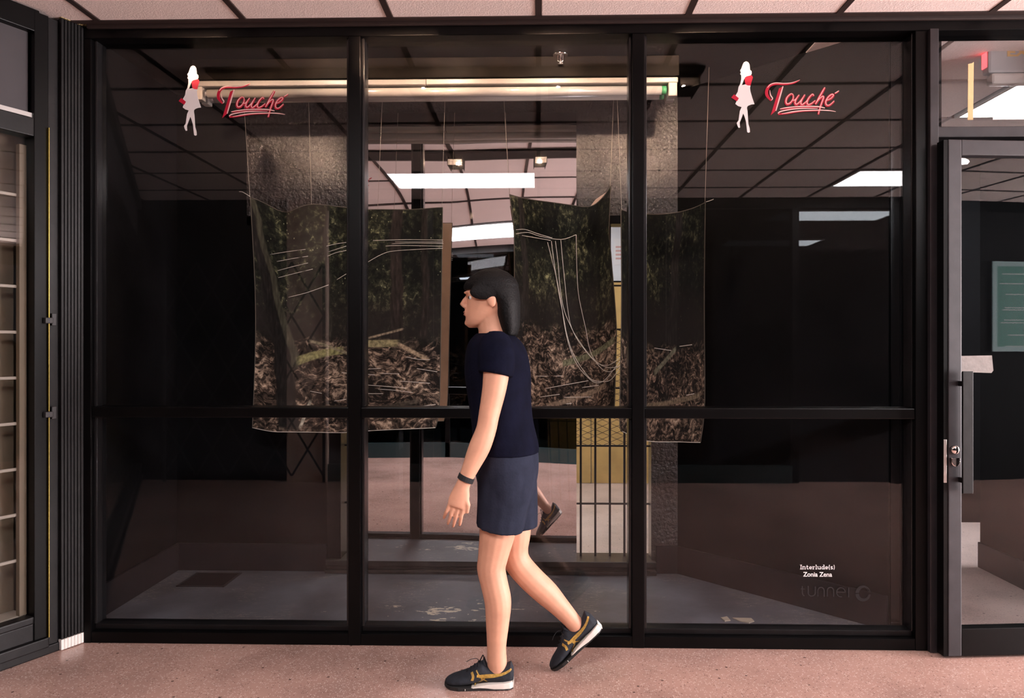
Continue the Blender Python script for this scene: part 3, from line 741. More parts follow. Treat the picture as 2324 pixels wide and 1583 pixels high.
for px, nm in zip((700, 1010, 1255, 1560), names):  # unseen bulbs added to light the cloths and the display floor
    x = ax(px, 3.135)
    l = thing('display_bulb', nm, 'lamp', (x, 3.135, CZ - .001), 'bulbs hidden behind the shopfront header')
    MB().lathe([(.028, 0), (.028, -.004), (.014, -.006), (.012, -.010)], (x, 3.135, CZ - .0005), 'z', 16).build('lamp_base', M['bars'], l)
    MB().lathe([(.008, -.0105), (.016, -.016), (.019, -.026), (.016, -.037), (.006, -.043)], (x, 3.135, CZ - .0005), 'z', 16).build('bulb', M['bulb_small'], l, smooth=True)
    keep(l)
sp_ = at(1272, 118, 3.36)
s = thing('sprinkler', 'small chrome fire sprinkler head under the display ceiling', 'sprinkler', (sp_.x, 3.36, CZ))
MB().lathe([(.035, 0), (.036, -.004), (.030, -.009), (.014, -.010)], (sp_.x, 3.36, CZ - .0005), 'z', 20).build('escutcheon', M['chrome'], s, smooth=True)
MB().lathe([(.007, -.008), (.006, -.035), (.008, -.04)], (sp_.x, 3.36, CZ), 'z', 12).build('stem', M['chrome'], s, smooth=True)
MB().tube([(sp_.x - .012, 3.36, CZ - .009), (sp_.x - .011, 3.36, CZ - .03), (sp_.x, 3.36, CZ - .043)], .0022, 6).tube([(sp_.x + .012, 3.36, CZ - .009), (sp_.x + .011, 3.36, CZ - .03), (sp_.x, 3.36, CZ - .043)], .0022, 6).build('yoke', M['chrome'], s, smooth=True)
MB().lathe([(.004, -.042), (.016, -.046), (.015, -.048), (.003, -.049)], (sp_.x, 3.36, CZ), 'z', 14).build('deflector', M['chrome'], s, smooth=True)
keep(s)
# paint scraps on the display floor
for pts, lb in (([(1636, 1402), (1650, 1400), (1658, 1408), (1645, 1410)], 'small cream paint flake on the display floor'), ([(1662, 1402), (1705, 1404), (1712, 1410), (1700, 1414), (1680, 1410)], 'long cream paint flake on the display floor, right bay'),
                ([(1982, 1437), (2005, 1436), (2014, 1441), (2008, 1446)], 'torn cream scrap on the sill at the far right of the display')):
    P = []
    for px, py in pts:
        d = at(px, py, 1.0) - Vector((0, 0, EYE)); tt = (DZ + .001 - EYE) / d.z; P.append(Vector((0, 0, EYE)) + d * tt)
    if min(p.y for p in P) < 3.14:
        sh = 3.14 - min(p.y for p in P)
        for p in P: p.y += sh
    n = len(P)
    o = MB().add([tuple(p) for p in P] + [(p.x, p.y, p.z + .003 + .002 * (i % 2)) for i, p in enumerate(P)], [tuple(range(n - 1, -1, -1)), tuple(range(n, 2 * n))] + [(i, (i + 1) % n, (i + 1) % n + n, i + n) for i in range(n)]).build('paint_flake', M['cream'])
    tag(o, lb, 'paint flake')

# ------------------------------------------------------------------ decals on the glass
GS = GY - .0006            # outer face of the glass
def W(P, ox, oy, sc):      # zoomed drawing units -> metres on the glass
    return [(at(ox + x / sc, oy + y / sc, GS).x, at(ox + x / sc, oy + y / sc, GS).z) for x, y in P]
px_m = (at(1300, 500, GS).x - at(1200, 500, GS).x) / 100
U = px_m / 8.3
w4 = lambda P: W(P, 1640, 120, 8.3)
def dec(kind, label):
    return thing(kind, label, 'decal', (0, 0, 0))
fig = dec('figure_decal', 'white walking woman decal with red top, upper right pane')
white = [(440, 160), (480, 175), (505, 215), (512, 270), (515, 320), (545, 345), (548, 390), (530, 422), (450, 442), (402, 500), (362, 608), (430, 592), (470, 612), (525, 615), (515, 660), (525, 730), (560, 850), (600, 965), (545, 970), (490, 990),
         (465, 1010), (458, 1040), (470, 1110), (478, 1240), (485, 1340), (510, 1420), (515, 1490), (490, 1505), (462, 1490), (452, 1400), (440, 1290), (410, 1190), (388, 1140), (370, 1190), (335, 1280), (322, 1310), (325, 1370), (330, 1405), (300, 1410),
         (280, 1370), (265, 1320), (300, 1270), (312, 1180), (325, 1090), (358, 1020), (290, 1000), (240, 960), (262, 905), (245, 800), (285, 730), (300, 640), (330, 590), (350, 500), (350, 420), (330, 400), (345, 370), (330, 330), (355, 290), (380, 220), (400, 180)]
MB().poly(w4(white), GS - .0005, GS).build('silhouette', M['sticker_white'], fig)
MB().poly(w4([(415, 470), (450, 442), (545, 422), (570, 460), (545, 540), (525, 615), (470, 612), (430, 592), (418, 530)]), GS - .0009, GS - .0001).build('red_top', M['sticker_red'], fig)
MB().poly(w4([(215, 780), (305, 855), (270, 912), (160, 840)]), GS - .0009, GS - .0001).build('handbag', M['sticker_red'], fig)
let = dec('lettering_decal', 'crimson script lettering Touché with pink highlights, upper right pane')
c = MB(); p = MB(); hl = MB()
k3 = lambda P, n=6: [(q.x, q.y) for q in spline([(x, y, 0) for x, y in P], n)]
def widths(w, n): return [w[0] + (0) for _ in range(n)] if len(w) == 1 else [(lambda f: w[int(f)] + (w[min(int(f) + 1, len(w) - 1)] - w[int(f)]) * (f - int(f)))(i / (n - 1) * (len(w) - 1)) for i in range(n)]
def stroke(mb, P, w, dy, smooth=True):
    Q = k3(P) if smooth else P
    mb.ribbon(w4(Q), [q * U for q in widths(w, len(Q))], GS - dy, GS - dy + .0004)
def glyph(name, strokes, w=(50,)):
    cc = MB(); pp = MB()
    for i_, P in enumerate(strokes):
        stroke(cc, P, w if len(w) > 1 else (w[0] * .75, w[0], w[0], w[0] * .7), .0005 + i_ * .00004)
        stroke(pp, [(x + 2, y - 9) for x, y in P], (9, 15, 15, 9), .0009 + i_ * .00004)
    o = cc.build(name, M['sticker_red'], let); h_ = pp.build('highlight', M['sticker_pink'], o)
tb = MB(); stroke(tb, [(915, 900), (838, 800), (835, 700), (890, 615), (1000, 580), (1150, 588), (1290, 575), (1380, 550), (1455, 510)], (25, 58, 58, 50, 46, 38, 32, 22, 4), .0005)
tb.poly(w4([(1060, 670), (1145, 625), (1000, 1090), (905, 1175)]), GS - .0006, GS)
oT = tb.build('letter', M['sticker_red'], let)
th_ = MB(); stroke(th_, [(845, 655), (900, 596), (1000, 566), (1150, 574), (1300, 562), (1455, 508)], (10, 18, 18, 16, 14, 3), .001)
stroke(th_, [(1136, 630), (1066, 870), (1002, 1090)], (20, 26, 18), .001); stroke(th_, [(888, 700), (900, 790), (938, 855), (918, 895)], (6, 20, 22, 8), .001)
th_.build('highlight', M['sticker_pink'], oT)
glyph('letter', [[(1328, 795), (1285, 778), (1215, 840), (1190, 920), (1215, 968), (1275, 945), (1325, 870), (1330, 800)], [(1315, 900), (1360, 895), (1400, 850)]])
glyph('letter', [[(1440, 795), (1390, 865), (1362, 940), (1385, 975), (1440, 940), (1500, 865), (1548, 790)], [(1548, 790), (1490, 890), (1470, 950), (1495, 982), (1560, 935), (1600, 890)]])
glyph('letter', [[(1715, 815), (1690, 785), (1625, 850), (1588, 930), (1605, 978), (1665, 962), (1745, 900)]])
glyph('letter', [[(1925, 655), (1850, 785), (1745, 970)], [(1750, 965), (1810, 880), (1885, 825), (1895, 860), (1845, 1000), (1800, 1160)]])
glyph('letter', [[(1945, 905), (2035, 865), (2085, 805), (2055, 788), (1990, 835), (1942, 920), (1955, 985), (2015, 985), (2100, 910)]])
glyph('accent', [[(2110, 768), (2150, 745), (2188, 720)]], (30,))
ul_ = MB(); stroke(ul_, [(1045, 1152), (1200, 1140), (1500, 1098), (1800, 1094)], (34, 30, 22, 6), .0005); stroke(ul_, [(1090, 1062), (1300, 1045), (1600, 1030), (1800, 1034)], (10, 22, 22, 8), .00055)
oU = ul_.build('underline', M['sticker_red'], let)
uh = MB()
stroke(uh, [(1080, 1055), (1200, 1032), (1400, 1012), (1600, 1006), (1800, 1012), (1925, 1038)], (10, 20, 20, 20, 22, 14), .0009)
stroke(uh, [(1040, 1140), (1100, 1100), (1300, 1062), (1500, 1046), (1790, 1048)], (16, 24, 20, 20, 6), .00094)
stroke(uh, [(1110, 1148), (1300, 1112), (1500, 1088), (1800, 1078), (2000, 1086), (2130, 1106)], (6, 22, 20, 18, 18, 8), .00098)
uh.build('highlight', M['sticker_pink'], oU)
def copy_tree(o, parent=None, depth=0):
    c_ = o.copy(); COL.objects.link(c_)
    if parent is not None:
        c_.parent = parent; c_.matrix_parent_inverse = o.matrix_parent_inverse.copy()
    for ch in list(o.children): copy_tree(ch, c_, depth + 1)
    return c_
def place_decal(o, px, py):      # origin of the drawings to a point on the glass
    base = at(px, py, GS); o.location = base
    for ch in o.children: ch.matrix_parent_inverse = Matrix.Translation(-base)
place_decal(fig, 1692, 220); place_decal(let, 1818, 222)
f2_ = copy_tree(fig); f2_.location = at(437, 228, GS); f2_['label'] = 'white walking woman decal with red top, upper left pane'
l2_ = copy_tree(let); l2_.location = at(569 + 2, 229, GS); l2_['label'] = 'crimson script lettering Touché with pink highlights, upper left pane'
for o in (fig, f2_): o['group'] = 'woman decals on the shop window'
for o in (let, l2_): o['group'] = 'script lettering decals on the shop window'
# lower right lettering, drawn in units of the 2324-wide zoom of [1760,1240,2060,1420] (7.747 per px)
w8 = lambda P: W(P, 1760, 1240, 7.747)
U8 = px_m / 7.747
def arc(cx, cy, rx, ry, a0, a1, n=14): return [(cx + rx * math.cos(math.radians(a0 + (a1 - a0) * i / n)), cy - ry * math.sin(math.radians(a0 + (a1 - a0) * i / n))) for i in range(n + 1)]
def strokes8(name, S, w, mat, par, dy=.0005):
    mb = MB()
    for i_, P in enumerate(S): mb.ribbon(w8(P), w * U8, GS - dy - i_ * .00002, GS - dy + .0003)
    return mb.build(name, mat, par)
T1 = dec('title_decal', 'small white slab-serif lettering Interlude(s) on the lower right pane')
by, xh, ah = 395, 345, 318
x = 432
def slab(ch, x):
    S = []
    sf = lambda xc, y, w=9: [(xc - w, y), (xc + w, y)]
    if ch == 'I': S = [[(x + 14, ah + 2), (x + 14, by - 2)], sf(x + 14, ah + 4, 15), sf(x + 14, by - 4, 15)]; adv = 34
    elif ch == 'n': S = [[(x + 10, xh), (x + 10, by)], [(x + 10, xh + 18)] + arc(x + 27, xh + 16, 15, 14, 160, 0, 8) + [(x + 42, by)], sf(x + 6, xh + 4, 8), sf(x + 10, by - 4, 11), sf(x + 42, by - 4, 11)]; adv = 60
    elif ch == 't': S = [[(x + 14, ah + 6), (x + 14, by - 14)] + arc(x + 26, by - 16, 12, 12, 200, 330, 6), sf(x + 16, xh + 4, 15)]; adv = 44
    elif ch == 'e': S = [[(x + 5, xh + 26), (x + 41, xh + 26)] + arc(x + 23, xh + 25, 18, 21, 0, 320, 16)]; adv = 52
    elif ch == 'r': S = [[(x + 11, xh), (x + 11, by)], [(x + 11, xh + 22)] + arc(x + 28, xh + 20, 15, 15, 160, 50, 6), sf(x + 7, xh + 4, 8), sf(x + 12, by - 4, 13)]; adv = 46
    elif ch == 'l': S = [[(x + 12, ah), (x + 12, by)], sf(x + 8, ah + 4, 8), sf(x + 12, by - 4, 13)]; adv = 30
    elif ch == 'u': S = [[(x + 10, xh), (x + 10, by - 20)] + arc(x + 26, by - 19, 16, 15, 180, 340, 8), [(x + 44, xh), (x + 44, by)], sf(x + 6, xh + 4, 8), sf(x + 40, xh + 4, 8), sf(x + 48, by - 4, 8)]; adv = 60
    elif ch == 'd': S = [arc(x + 23, xh + 25, 17, 21, 0, 360, 18), [(x + 42, ah), (x + 42, by)], sf(x + 37, ah + 4, 9), sf(x + 47, by - 4, 8)]; adv = 58
    elif ch == '(': S = [arc(x + 26, 360, 18, 48, 120, 240, 10)]; adv = 28
    elif ch == ')': S = [arc(x + 2, 360, 18, 48, 60, -60, 10)]; adv = 26
    elif ch == 's': S = [[(q.x, q.y) for q in spline([(x + 34, xh + 8, 0), (x + 20, xh + 3, 0), (x + 8, xh + 13, 0), (x + 22, xh + 25, 0), (x + 35, xh + 37, 0), (x + 22, by - 4, 0), (x + 6, by - 10, 0)], 4)]]; adv = 42
    return S, adv
tot = sum(slab(ch, 0)[1] for ch in 'Interlude(s)')
scl = (1042 - 432) / tot
for ch in 'Interlude(s)':
    S, adv = slab(ch, 0)
    strokes8('letter', [[(x + a * scl, b) for a, b in P] for P in S], 11, M['sticker_white'], T1)
    x += adv * scl
place_decal(T1, 1855, 1287)
def font_mesh(txt, size, mat, name, parent, org, offset=0, width=None, align='CENTER', ext=.0003):
    cu = bpy.data.curves.new(name, 'FONT'); cu.body = txt; cu.size = size; cu.align_x = align; cu.extrude = ext; cu.offset = offset
    o = bpy.data.objects.new(name, cu); COL.objects.link(o)
    bpy.context.view_layer.update(); dg = bpy.context.evaluated_depsgraph_get()
    me = bpy.data.meshes.new_from_object(o.evaluated_get(dg)); bpy.data.objects.remove(o)
    xs = [v.co.x for v in me.vertices]; w = max(xs) - min(xs); k = (width / w) if width else 1
    me.transform(Matrix.Scale(k, 4, (1, 0, 0))); me.transform(Matrix.Rotation(math.radians(90), 4, 'X'))
    o = link(name, me, mat, parent); me.materials.clear(); me.materials.append(mat)
    o.location = org; return o
T2 = dec('name_decal', 'small bold white lettering Zonia Zena under the Interlude(s) line')
pz = at(1760 + 740 / 7.747, 1240 + 522 / 7.747, GS)
T2.location = pz
fm = font_mesh('Zonia Zena', .0265, M['sticker_white'], 'letters', T2, (0, -.0006, 0), .00045, 500 * U8)
T3 = dec('gallery_decal', 'thin dark lettering tunnel with a split ring emblem, low on the right pane')
strokes8('letter', [[(470, 690), (470, 800)] + arc(510, 800, 40, 60, 180, 270, 8), [(440, 740), (515, 745)]], 16, M['sticker_black'], T3)
strokes8('letter', [[(575, 690), (575, 810)] + arc(637, 810, 62, 55, 180, 360, 14) + [(700, 700)]], 17, M['sticker_black'], T3)
for xx in (745, 910):
    strokes8('letter', [[(xx, 875), (xx, 770)] + arc(xx + 55, 775, 55, 62, 180, 0, 14) + [(xx + 110, 878)]], 17, M['sticker_black'], T3)
strokes8('letter', [[(1080, 795), (1225, 800)] + arc(1150, 800, 75, 80, 0, 285, 20)], 16, M['sticker_black'], T3)
strokes8('letter', [[(1285, 715), (1285, 890)]], 20, M['sticker_black'], T3)
rg = MB()
def cres(a0, a1, wo, n=22):
    out = []; inn = []
    for i in range(n + 1):
        t_a = math.radians(a0 + (a1 - a0) * i / n)
        out.append((1540 + 135 * math.cos(t_a), 820 - 140 * math.sin(t_a)))
        ww = wo[0] + (wo[1] - wo[0]) * abs(math.cos((t_a) / 2)) ** 2
        inn.append((1540 + (135 - ww) * math.cos(t_a), 820 - (140 - ww) * math.sin(t_a)))
    return out + inn[::-1]
rg.poly(w8(cres(8, 176, (62, 16))), GS - .0005, GS - .0001); rg.poly(w8(cres(184, 352, (62, 40))), GS - .00052, GS - .0001)
rg.ribbon(w8(arc(1540, 820, 100, 108, 10, 70, 10)), 8 * U8, GS - .0005, GS - .0001)
rg.build('ring_emblem', M['sticker_black'], T3)
place_decal(T3, 1895, 1345)

# ------------------------------------------------------------------ left angled shopfront
A = Vector((XL - .02, YF + .02, 0)); dL = Vector((-.5, -1, 0)).normalized(); nL = Vector((-dL.y, dL.x, 0))
nL = nL if nL.x > 0 else -nL                    # faces the corridor
ZU = Vector((0, 0, 1))
def tL(px):                                     # distance along the angled wall seen at pixel column px
    d = at(px, 785, 1.0); r_ = d.x / 1.0
    return (r_ * A.y - A.x) / (dL.x - r_ * dL.y)
def zL(px, py):
    p = A + dL * tL(px); return at(px, py, p.y).z
wl2 = sempty('window_2', 'angled black framed shop window at far left with cream grille bars', 'window')
t0, t1_, t2_, t3_ = tL(196), tL(136), tL(108), tL(78)
TE = 3.9
def LB(mb, a0, a1, b0, b1, c0, c1): return mb.obox(A, dL, nL, ZU, a0, a1, b0, b1, c0, c1)
LB(MB(), -.06, TE, -.10, -.005, 0, .035).build('base_plinth', M['frame_worn'], wl2, bevel=.004)
LB(MB(), t2_, TE, -.06, .012, .035, .075).build('threshold', M['frame_worn'], wl2, bevel=.004)
LB(MB(), t3_, t2_ - .004, -.07, 0, .075, CZ - .02).build('stile', M['frame'], wl2, bevel=.003)
zs = zL(40, 1398)
LB(MB(), t3_, TE, -.06, -.004, .075, zs - .05).build('bottom_rail', M['frame_worn'], wl2, bevel=.004)
LB(MB(), t3_ + .002, TE, -.05, .004, zs - .05, zs - .02).build('sill_moulding', M['frame_worn'], wl2, bevel=.006)
zh1, zh0 = zL(40, 257), zL(40, 300)
LB(MB(), t3_, TE, -.07, .0, zh0, zh1 - .0).build('transom_bar', M['frame_worn'], wl2, bevel=.004)
LB(MB(), t3_ + .006, TE, -.05, -.035, zh1, CZ - .05).build('transom_panel', M['grey_panel'], wl2)
LB(MB(), t3_, TE, -.02, -.012, zh1, zh1 + .02).build('ledge_bead', M['steel'], wl2)
LB(MB(), t3_ - .02, TE, -.08, -.001, CZ - .1, CZ - .012).build('header', M['frame'], wl2, bevel=.003)
LB(MB(), t3_, TE, -.045, -.039, zs - .02, zh0).build('glass_pane', M['glass'], wl2)
LB(MB(), t3_ + .002, tL(60), -.075, -.05, zs - .02, zh0 - .03).build('inner_stile', M['beige'], wl2, bevel=.002)
LB(MB(), t3_, TE, -.17, -.15, .05, zh0 + .3).build('backing_board', M['beige'], wl2)
LB(MB(), t3_, TE, -.148, -.06, zs - .03, zs - .02).build('inner_sill', M['cream'], wl2)
for i in range(9):
    py = 433 + i * 106.5; z = zL(30, 785 + (py - 785) * 1.0)
    LB(MB(), t3_, TE, -.082, -.070, z - .006, z + .006).build('grille_bar', M['cream'], wl2, bevel=.002)
LB(MB(), t2_ - .001, t2_ + .002, -.006, .012, .075, zL(106, 290)).build('brass_edge', M['brass'], wl2)['label'] = 'thin brass edge strip'
for py in (727, 940):
    z = zL(104, py)
    LB(MB(), t2_ - .012, t2_ + .018, 0, .02, z - .012, z + .012).build('latch', M['bars'], wl2, bevel=.003)
    LB(MB(), t2_ - .03, t2_ - .012, 0, .01, z - .02, z + .03).build('latch_plate', M['bars'], wl2, bevel=.002)
# upper backing behind the transom glass, pale ceiling bulkhead
# fluted post
fp = thing('fluted_post', 'ribbed black metal corner post with chalky white foot, left of the display', 'post', A + dL * ((t0 + t1_) / 2))
zc0, zc1 = zL(165, 1462), zL(165, 45)
LB(MB(), t0 - .015, t2_ - .005, -.08, -.012, .036, CZ - .02).build('core', M['frame_worn'], fp)
nfl = 8; wfl = (t1_ - t0) / nfl
for i in range(nfl):
    a = t0 + i * wfl
    LB(MB(), a + .0012, a + wfl - .0012, -.012, .008, zL(165, 1440), zL(165, 52)).build('flute', M['frame_worn'], fp, bevel=.0025)
    LB(MB(), a + .0006, a + wfl - .0006, -.012, .009, zL(165, 1464), zL(165, 1441)).build('foot_cap', M['cap_white'], fp, bevel=.002)
    LB(MB(), a + .0012, a + wfl - .0012, -.012, .007, zL(165, 51), zL(165, 38)).build('top_cap', M['cap_yellow'], fp, bevel=.002)
keep(fp)
struct(LB(MB(), -.3, TE, -.42, -.36, 0, CZ).build('wall_left', M['beige']), 'dim beige wall inside the left shop window', 'wall')

# ------------------------------------------------------------------ glass door at right (door_1), transom (window_3)
DYV, BETA = 2.92, math.radians(4.5)
DY = DYV + .95 * math.sin(BETA)
xs0, xs1 = ax(2141, DYV), ax(2183, DYV)
dr = sempty('door_1', 'dark metal framed glass door standing slightly ajar at right', 'door')
xe = xs0 + .95
zt_ = az(2250, 315, DYV); zr = az(2250, 350, DYV); zb_ = .012; zbr = az(2250, 1428, DYV)
MB().box(xs0 + .018, xs1, DY, DY + .045, zb_, zt_).build('stile', M['door_metal'], dr, bevel=.003)
MB().box(xs0, xs0 + .018, DY + .003, DY + .045, zb_, zt_ - .002).build('edge_strip', M['frame'], dr)
MB().box(xe - .07, xe, DY, DY + .045, zb_, zt_).build('stile', M['door_metal'], dr, bevel=.003)
MB().box(xs1, xe - .07, DY, DY + .045, zr, zt_).build('top_rail', M['door_metal'], dr, bevel=.003)
MB().box(xs1, xe - .07, DY, DY + .045, zb_, zbr).build('bottom_rail', M['frame'], dr, bevel=.003)
MB().box(xs1 - .004, xe - .066, DY + .02, DY + .026, zbr - .004, zr + .004).build('glass_pane', M['glass'], dr)
lc = at(2165, 1020, DYV)
MB().lathe([(.017, 0), (.018, -.008), (.014, -.014), (.004, -.015)], (lc.x, DY, lc.z), 'y', 20).build('lock_cylinder', M['chrome'], dr, smooth=True)
lc2 = at(2164, 1048, DYV)
MB().poly([(lc2.x + .018 * math.cos(math.radians(a)), lc2.z + .004 + .02 * math.sin(math.radians(a))) for a in range(180, 361, 15)] + [(lc2.x + .018, lc2.z + .018), (lc2.x - .018, lc2.z + .018)], DY - .014, DY).build('thumb_plate', M['chrome'], dr, bevel=.002)
MB().box(xs0 - .001, xs0 + .012, DY + .001, DY + .004, az(2142, 1095, DYV), az(2142, 997, DYV)).build('latch_plate', M['steel'], dr, bevel=.001)
pa, pb = at(2182, 842, DYV - .03), at(2207, 1120, DYV - .03)
MB().box(pa.x, pb.x, DY - .035, DY - .028, pb.z, pa.z).box(pa.x + .004, pa.x + .016, DY - .028, DY, pa.z - .06, pa.z - .04).box(pa.x + .004, pa.x + .016, DY - .028, DY, pb.z + .04, pb.z + .06).build('pull_handle', M['frame_worn'], dr, bevel=.002)
HINGE = Vector((xe, DY, 0))
DRM = Matrix.Translation(HINGE) @ Matrix.Rotation(BETA, 4, 'Z') @ Matrix.Translation(-HINGE)
for ch in dr.children: ch.data.transform(DRM)
# door frame
df = sempty('trim_4', 'dark door frame post and transom bar at right', 'trim')
xj0, xj1 = ax(2108, YF - .01), ax(2128, YF - .01)
MB().box(xj0, xj1, YF - .02, YF + .12, 0.001, ZH).build('jamb_post', M['door_metal'], df, bevel=.003)
MB().box(xj1, xe + .1, YF - .01, YF + .1, az(2250, 312, YF), az(2250, 288, YF)).build('transom_bar', M['door_metal'], df, bevel=.003)
MB().box(xe + .1, xe + .17, YF - .01, YF + .1, 0.001, ZH).build('jamb_post', M['door_metal'], df, bevel=.003)
tr = sempty('window_3', 'clear transom pane above the glass door', 'window')
MB().box(xj1 - .002, xe + .1, GY, GY + .006, az(2250, 290, YF), ZH).build('glass_pane', M['glass'], tr)
ta, tb2 = at(2196, 140, GS), at(2210, 272, GS)
tag(MB().poly([(ta.x, tb2.z), (tb2.x - .003, tb2.z), (tb2.x, ta.z), (tb2.x - .006, ta.z - .006), (ta.x + .002, ta.z - .01)], GS - .0008, GS).build('tape_strip', M['tape']), 'torn upright strip of masking tape on the transom pane', 'tape')
ta, tb2 = at(2253, 259, GS), at(2345, 271, GS)
tag(MB().box(ta.x, tb2.x, GS - .0008, GS, tb2.z, ta.z).build('tape_strip', M['tape_white']), 'level strip of white tape low on the transom pane', 'tape')
dg0 = DY + .0195
ta, tb2 = at(2180, 806, DYV + .03), at(2255, 846, DYV + .03)
lab = tag(MB().poly([(ta.x, tb2.z + .004), (tb2.x - .006, tb2.z), (tb2.x + .002, tb2.z + .01), (tb2.x - .004, ta.z), (ta.x, ta.z - .002)], dg0 - .0008, dg0).build('paper_label', M['paper']), 'grey paper label stuck on the glass door above the handle', 'label')
lab.data.transform(DRM)
ta = at(2187, 367, DYV + .03)
lab = tag(MB().poly([(ta.x + .022 * math.cos(a * .7) * (1 + .25 * math.sin(3 * a)), ta.z + .014 * math.sin(a * .7) * (1 + .2 * math.cos(4 * a))) for a in range(9)], dg0 - .0008, dg0).build('tape_scrap', M['tape_white']), 'small white tape scrap in the top corner of the glass door', 'tape')
lab.data.transform(DRM)
# vestibule beyond the door
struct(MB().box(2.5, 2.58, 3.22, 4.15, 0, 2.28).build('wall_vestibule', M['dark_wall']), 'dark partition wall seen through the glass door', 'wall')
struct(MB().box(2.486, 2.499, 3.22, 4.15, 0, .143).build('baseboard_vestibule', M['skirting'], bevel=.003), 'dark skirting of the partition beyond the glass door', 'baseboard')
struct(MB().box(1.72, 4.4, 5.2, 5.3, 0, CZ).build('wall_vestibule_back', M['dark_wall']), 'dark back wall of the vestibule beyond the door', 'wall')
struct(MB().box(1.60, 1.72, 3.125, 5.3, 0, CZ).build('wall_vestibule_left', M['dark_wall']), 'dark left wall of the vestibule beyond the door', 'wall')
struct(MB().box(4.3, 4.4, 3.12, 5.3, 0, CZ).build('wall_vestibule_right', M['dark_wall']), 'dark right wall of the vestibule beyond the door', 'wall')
vc = sempty('ceiling', 'lit tile ceiling of the vestibule seen through the transom', 'ceiling')
MB().box(1.62, 4.4, 3.12, 5.3, CZ + .02, CZ + .1).build('backing', M['grid'], vc)
for iy in range(4):
    for ix in range(2, 8):
        x, y = ix * TS, 3.115 + iy * TS
        if iy == 1 and ix in (4, 5): continue
        o = link('ceiling_tile', tile_me, None, vc); o.location = (x, y if iy else y, CZ)
ceiling_light(2.44 + g0, 3.725 + g0, 1.22 - 2 * g0, TS - 2 * g0, CZ, M['panel_lit'], 'dazzling ceiling panel seen through the transom over the door')
# exit sign
EYy = 3.36
e0, e1 = at(2243, 92, EYy), at(2243, 165, EYy)
ew = .34
ex = thing('exit_sign', 'grey emergency exit sign with amber letters hanging behind the transom', 'sign', (e0.x + ew / 2, EYy, e1.z))
MB().box(e0.x, e0.x + ew, EYy, EYy + .05, e1.z, e0.z + .01).build('sign_body', M['exit_body'], ex, bevel=.012)
MB().box(e0.x + .012, e0.x + ew - .012, EYy - .006, EYy + .04, e1.z - .052, e1.z - .002).build('lamp_tray', M['white_paint'], ex, bevel=.012)
MB().box(e0.x - .003, e0.x, EYy + .01, EYy + .045, e1.z + .03, e0.z - .01).build('red_light', M['exit_red'], ex)
MB().tube([(e0.x + ew / 2, EYy + .025, e0.z + .008), (e0.x + ew / 2, EYy + .025, CZ)], .01, 10).build('hanger', M['exit_body'], ex)
keep(ex)
lt = at(2291, 127, EYy - .001)
fl = font_mesh('EXIT', .052, M['exit_letter'], 'letters', ex, (lt.x - ex.location.x + .07, -.001 , lt.z - ex.location.z), .002, .165)

# ------------------------------------------------------------------ opposite side of the corridor (seen only in the reflections)
SXa, SXb = 2.39, 3.2
struct(MB().box(-1.95, SXa - .05, OPP - .08, OPP, 0, .16).build('baseboard_opposite', M['teal']), 'dark teal plinth of the shopfront across the corridor', 'baseboard')
op = sempty('window_4', 'dark smoked shopfront across the corridor', 'window')
MB().box(-1.95, SXa - .05, OPP - .06, OPP - .05, .16, CZ - .1).build('glass_pane', M['glass_dark'], op)
for x in (-1.0, .1, 1.2, SXa - .05, SXb + .05):
    MB().box(x - .03, x + .03, OPP - .08, OPP, 0.001, CZ - .1).build('mullion', M['frame'], op)
MB().box(-1.95, X1, OPP - .09, OPP, CZ - .1, CZ + .02).build('header', M['frame'], op)
MB().box(SXa, SXb, OPP - .06, OPP - .05, .02, CZ - .1).build('glass_pane', M['glass'], op)
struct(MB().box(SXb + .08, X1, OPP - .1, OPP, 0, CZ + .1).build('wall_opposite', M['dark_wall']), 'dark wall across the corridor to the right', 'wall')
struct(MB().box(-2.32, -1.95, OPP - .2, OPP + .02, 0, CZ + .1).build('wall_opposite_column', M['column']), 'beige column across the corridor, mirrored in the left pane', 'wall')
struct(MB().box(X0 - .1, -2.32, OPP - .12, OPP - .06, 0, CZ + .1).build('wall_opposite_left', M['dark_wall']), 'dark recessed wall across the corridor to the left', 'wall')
struct(MB().box(X0 - .1, X1, -5.9, -5.8, 0, CZ).build('wall_shop_back', M['shop_wall']), 'dark rear wall of the shop across the corridor', 'wall')
struct(MB().box(4.6, 4.7, -5.8, OPP - .1, 0, CZ).box(-2.1, -2.0, -5.8, OPP - .2, 0, CZ).build('wall_shop_side', M['shop_wall']), 'dark side walls of the shop across the corridor', 'wall')
struct(MB().box(-2.1, 4.7, -5.9, OPP - .09, CZ + .02, CZ + .1).build('ceiling', M['shop_wall']), 'dark ceiling of the shop across the corridor', 'ceiling')
struct(MB().box(-1.99, 4.6, -5.8, OPP - .1, 0, .004).build('floor', M['shop_wall']), 'dark floor of the shop across the corridor', 'floor')
ceiling_light(2.44, -1.80, 1.22, .59, CZ + .012, M['panel_shop'], 'nearer ceiling panel in the shop across the corridor')
ceiling_light(2.44, -3.80, 1.22, .59, CZ + .012, M['panel_shop'], 'farther ceiling panel in the shop across the corridor')
ceiling_light(-1.25, -5.0,   .6, .5, CZ + .012, M['panel_far'], 'small distant ceiling panel mirrored in the wavy mirror')
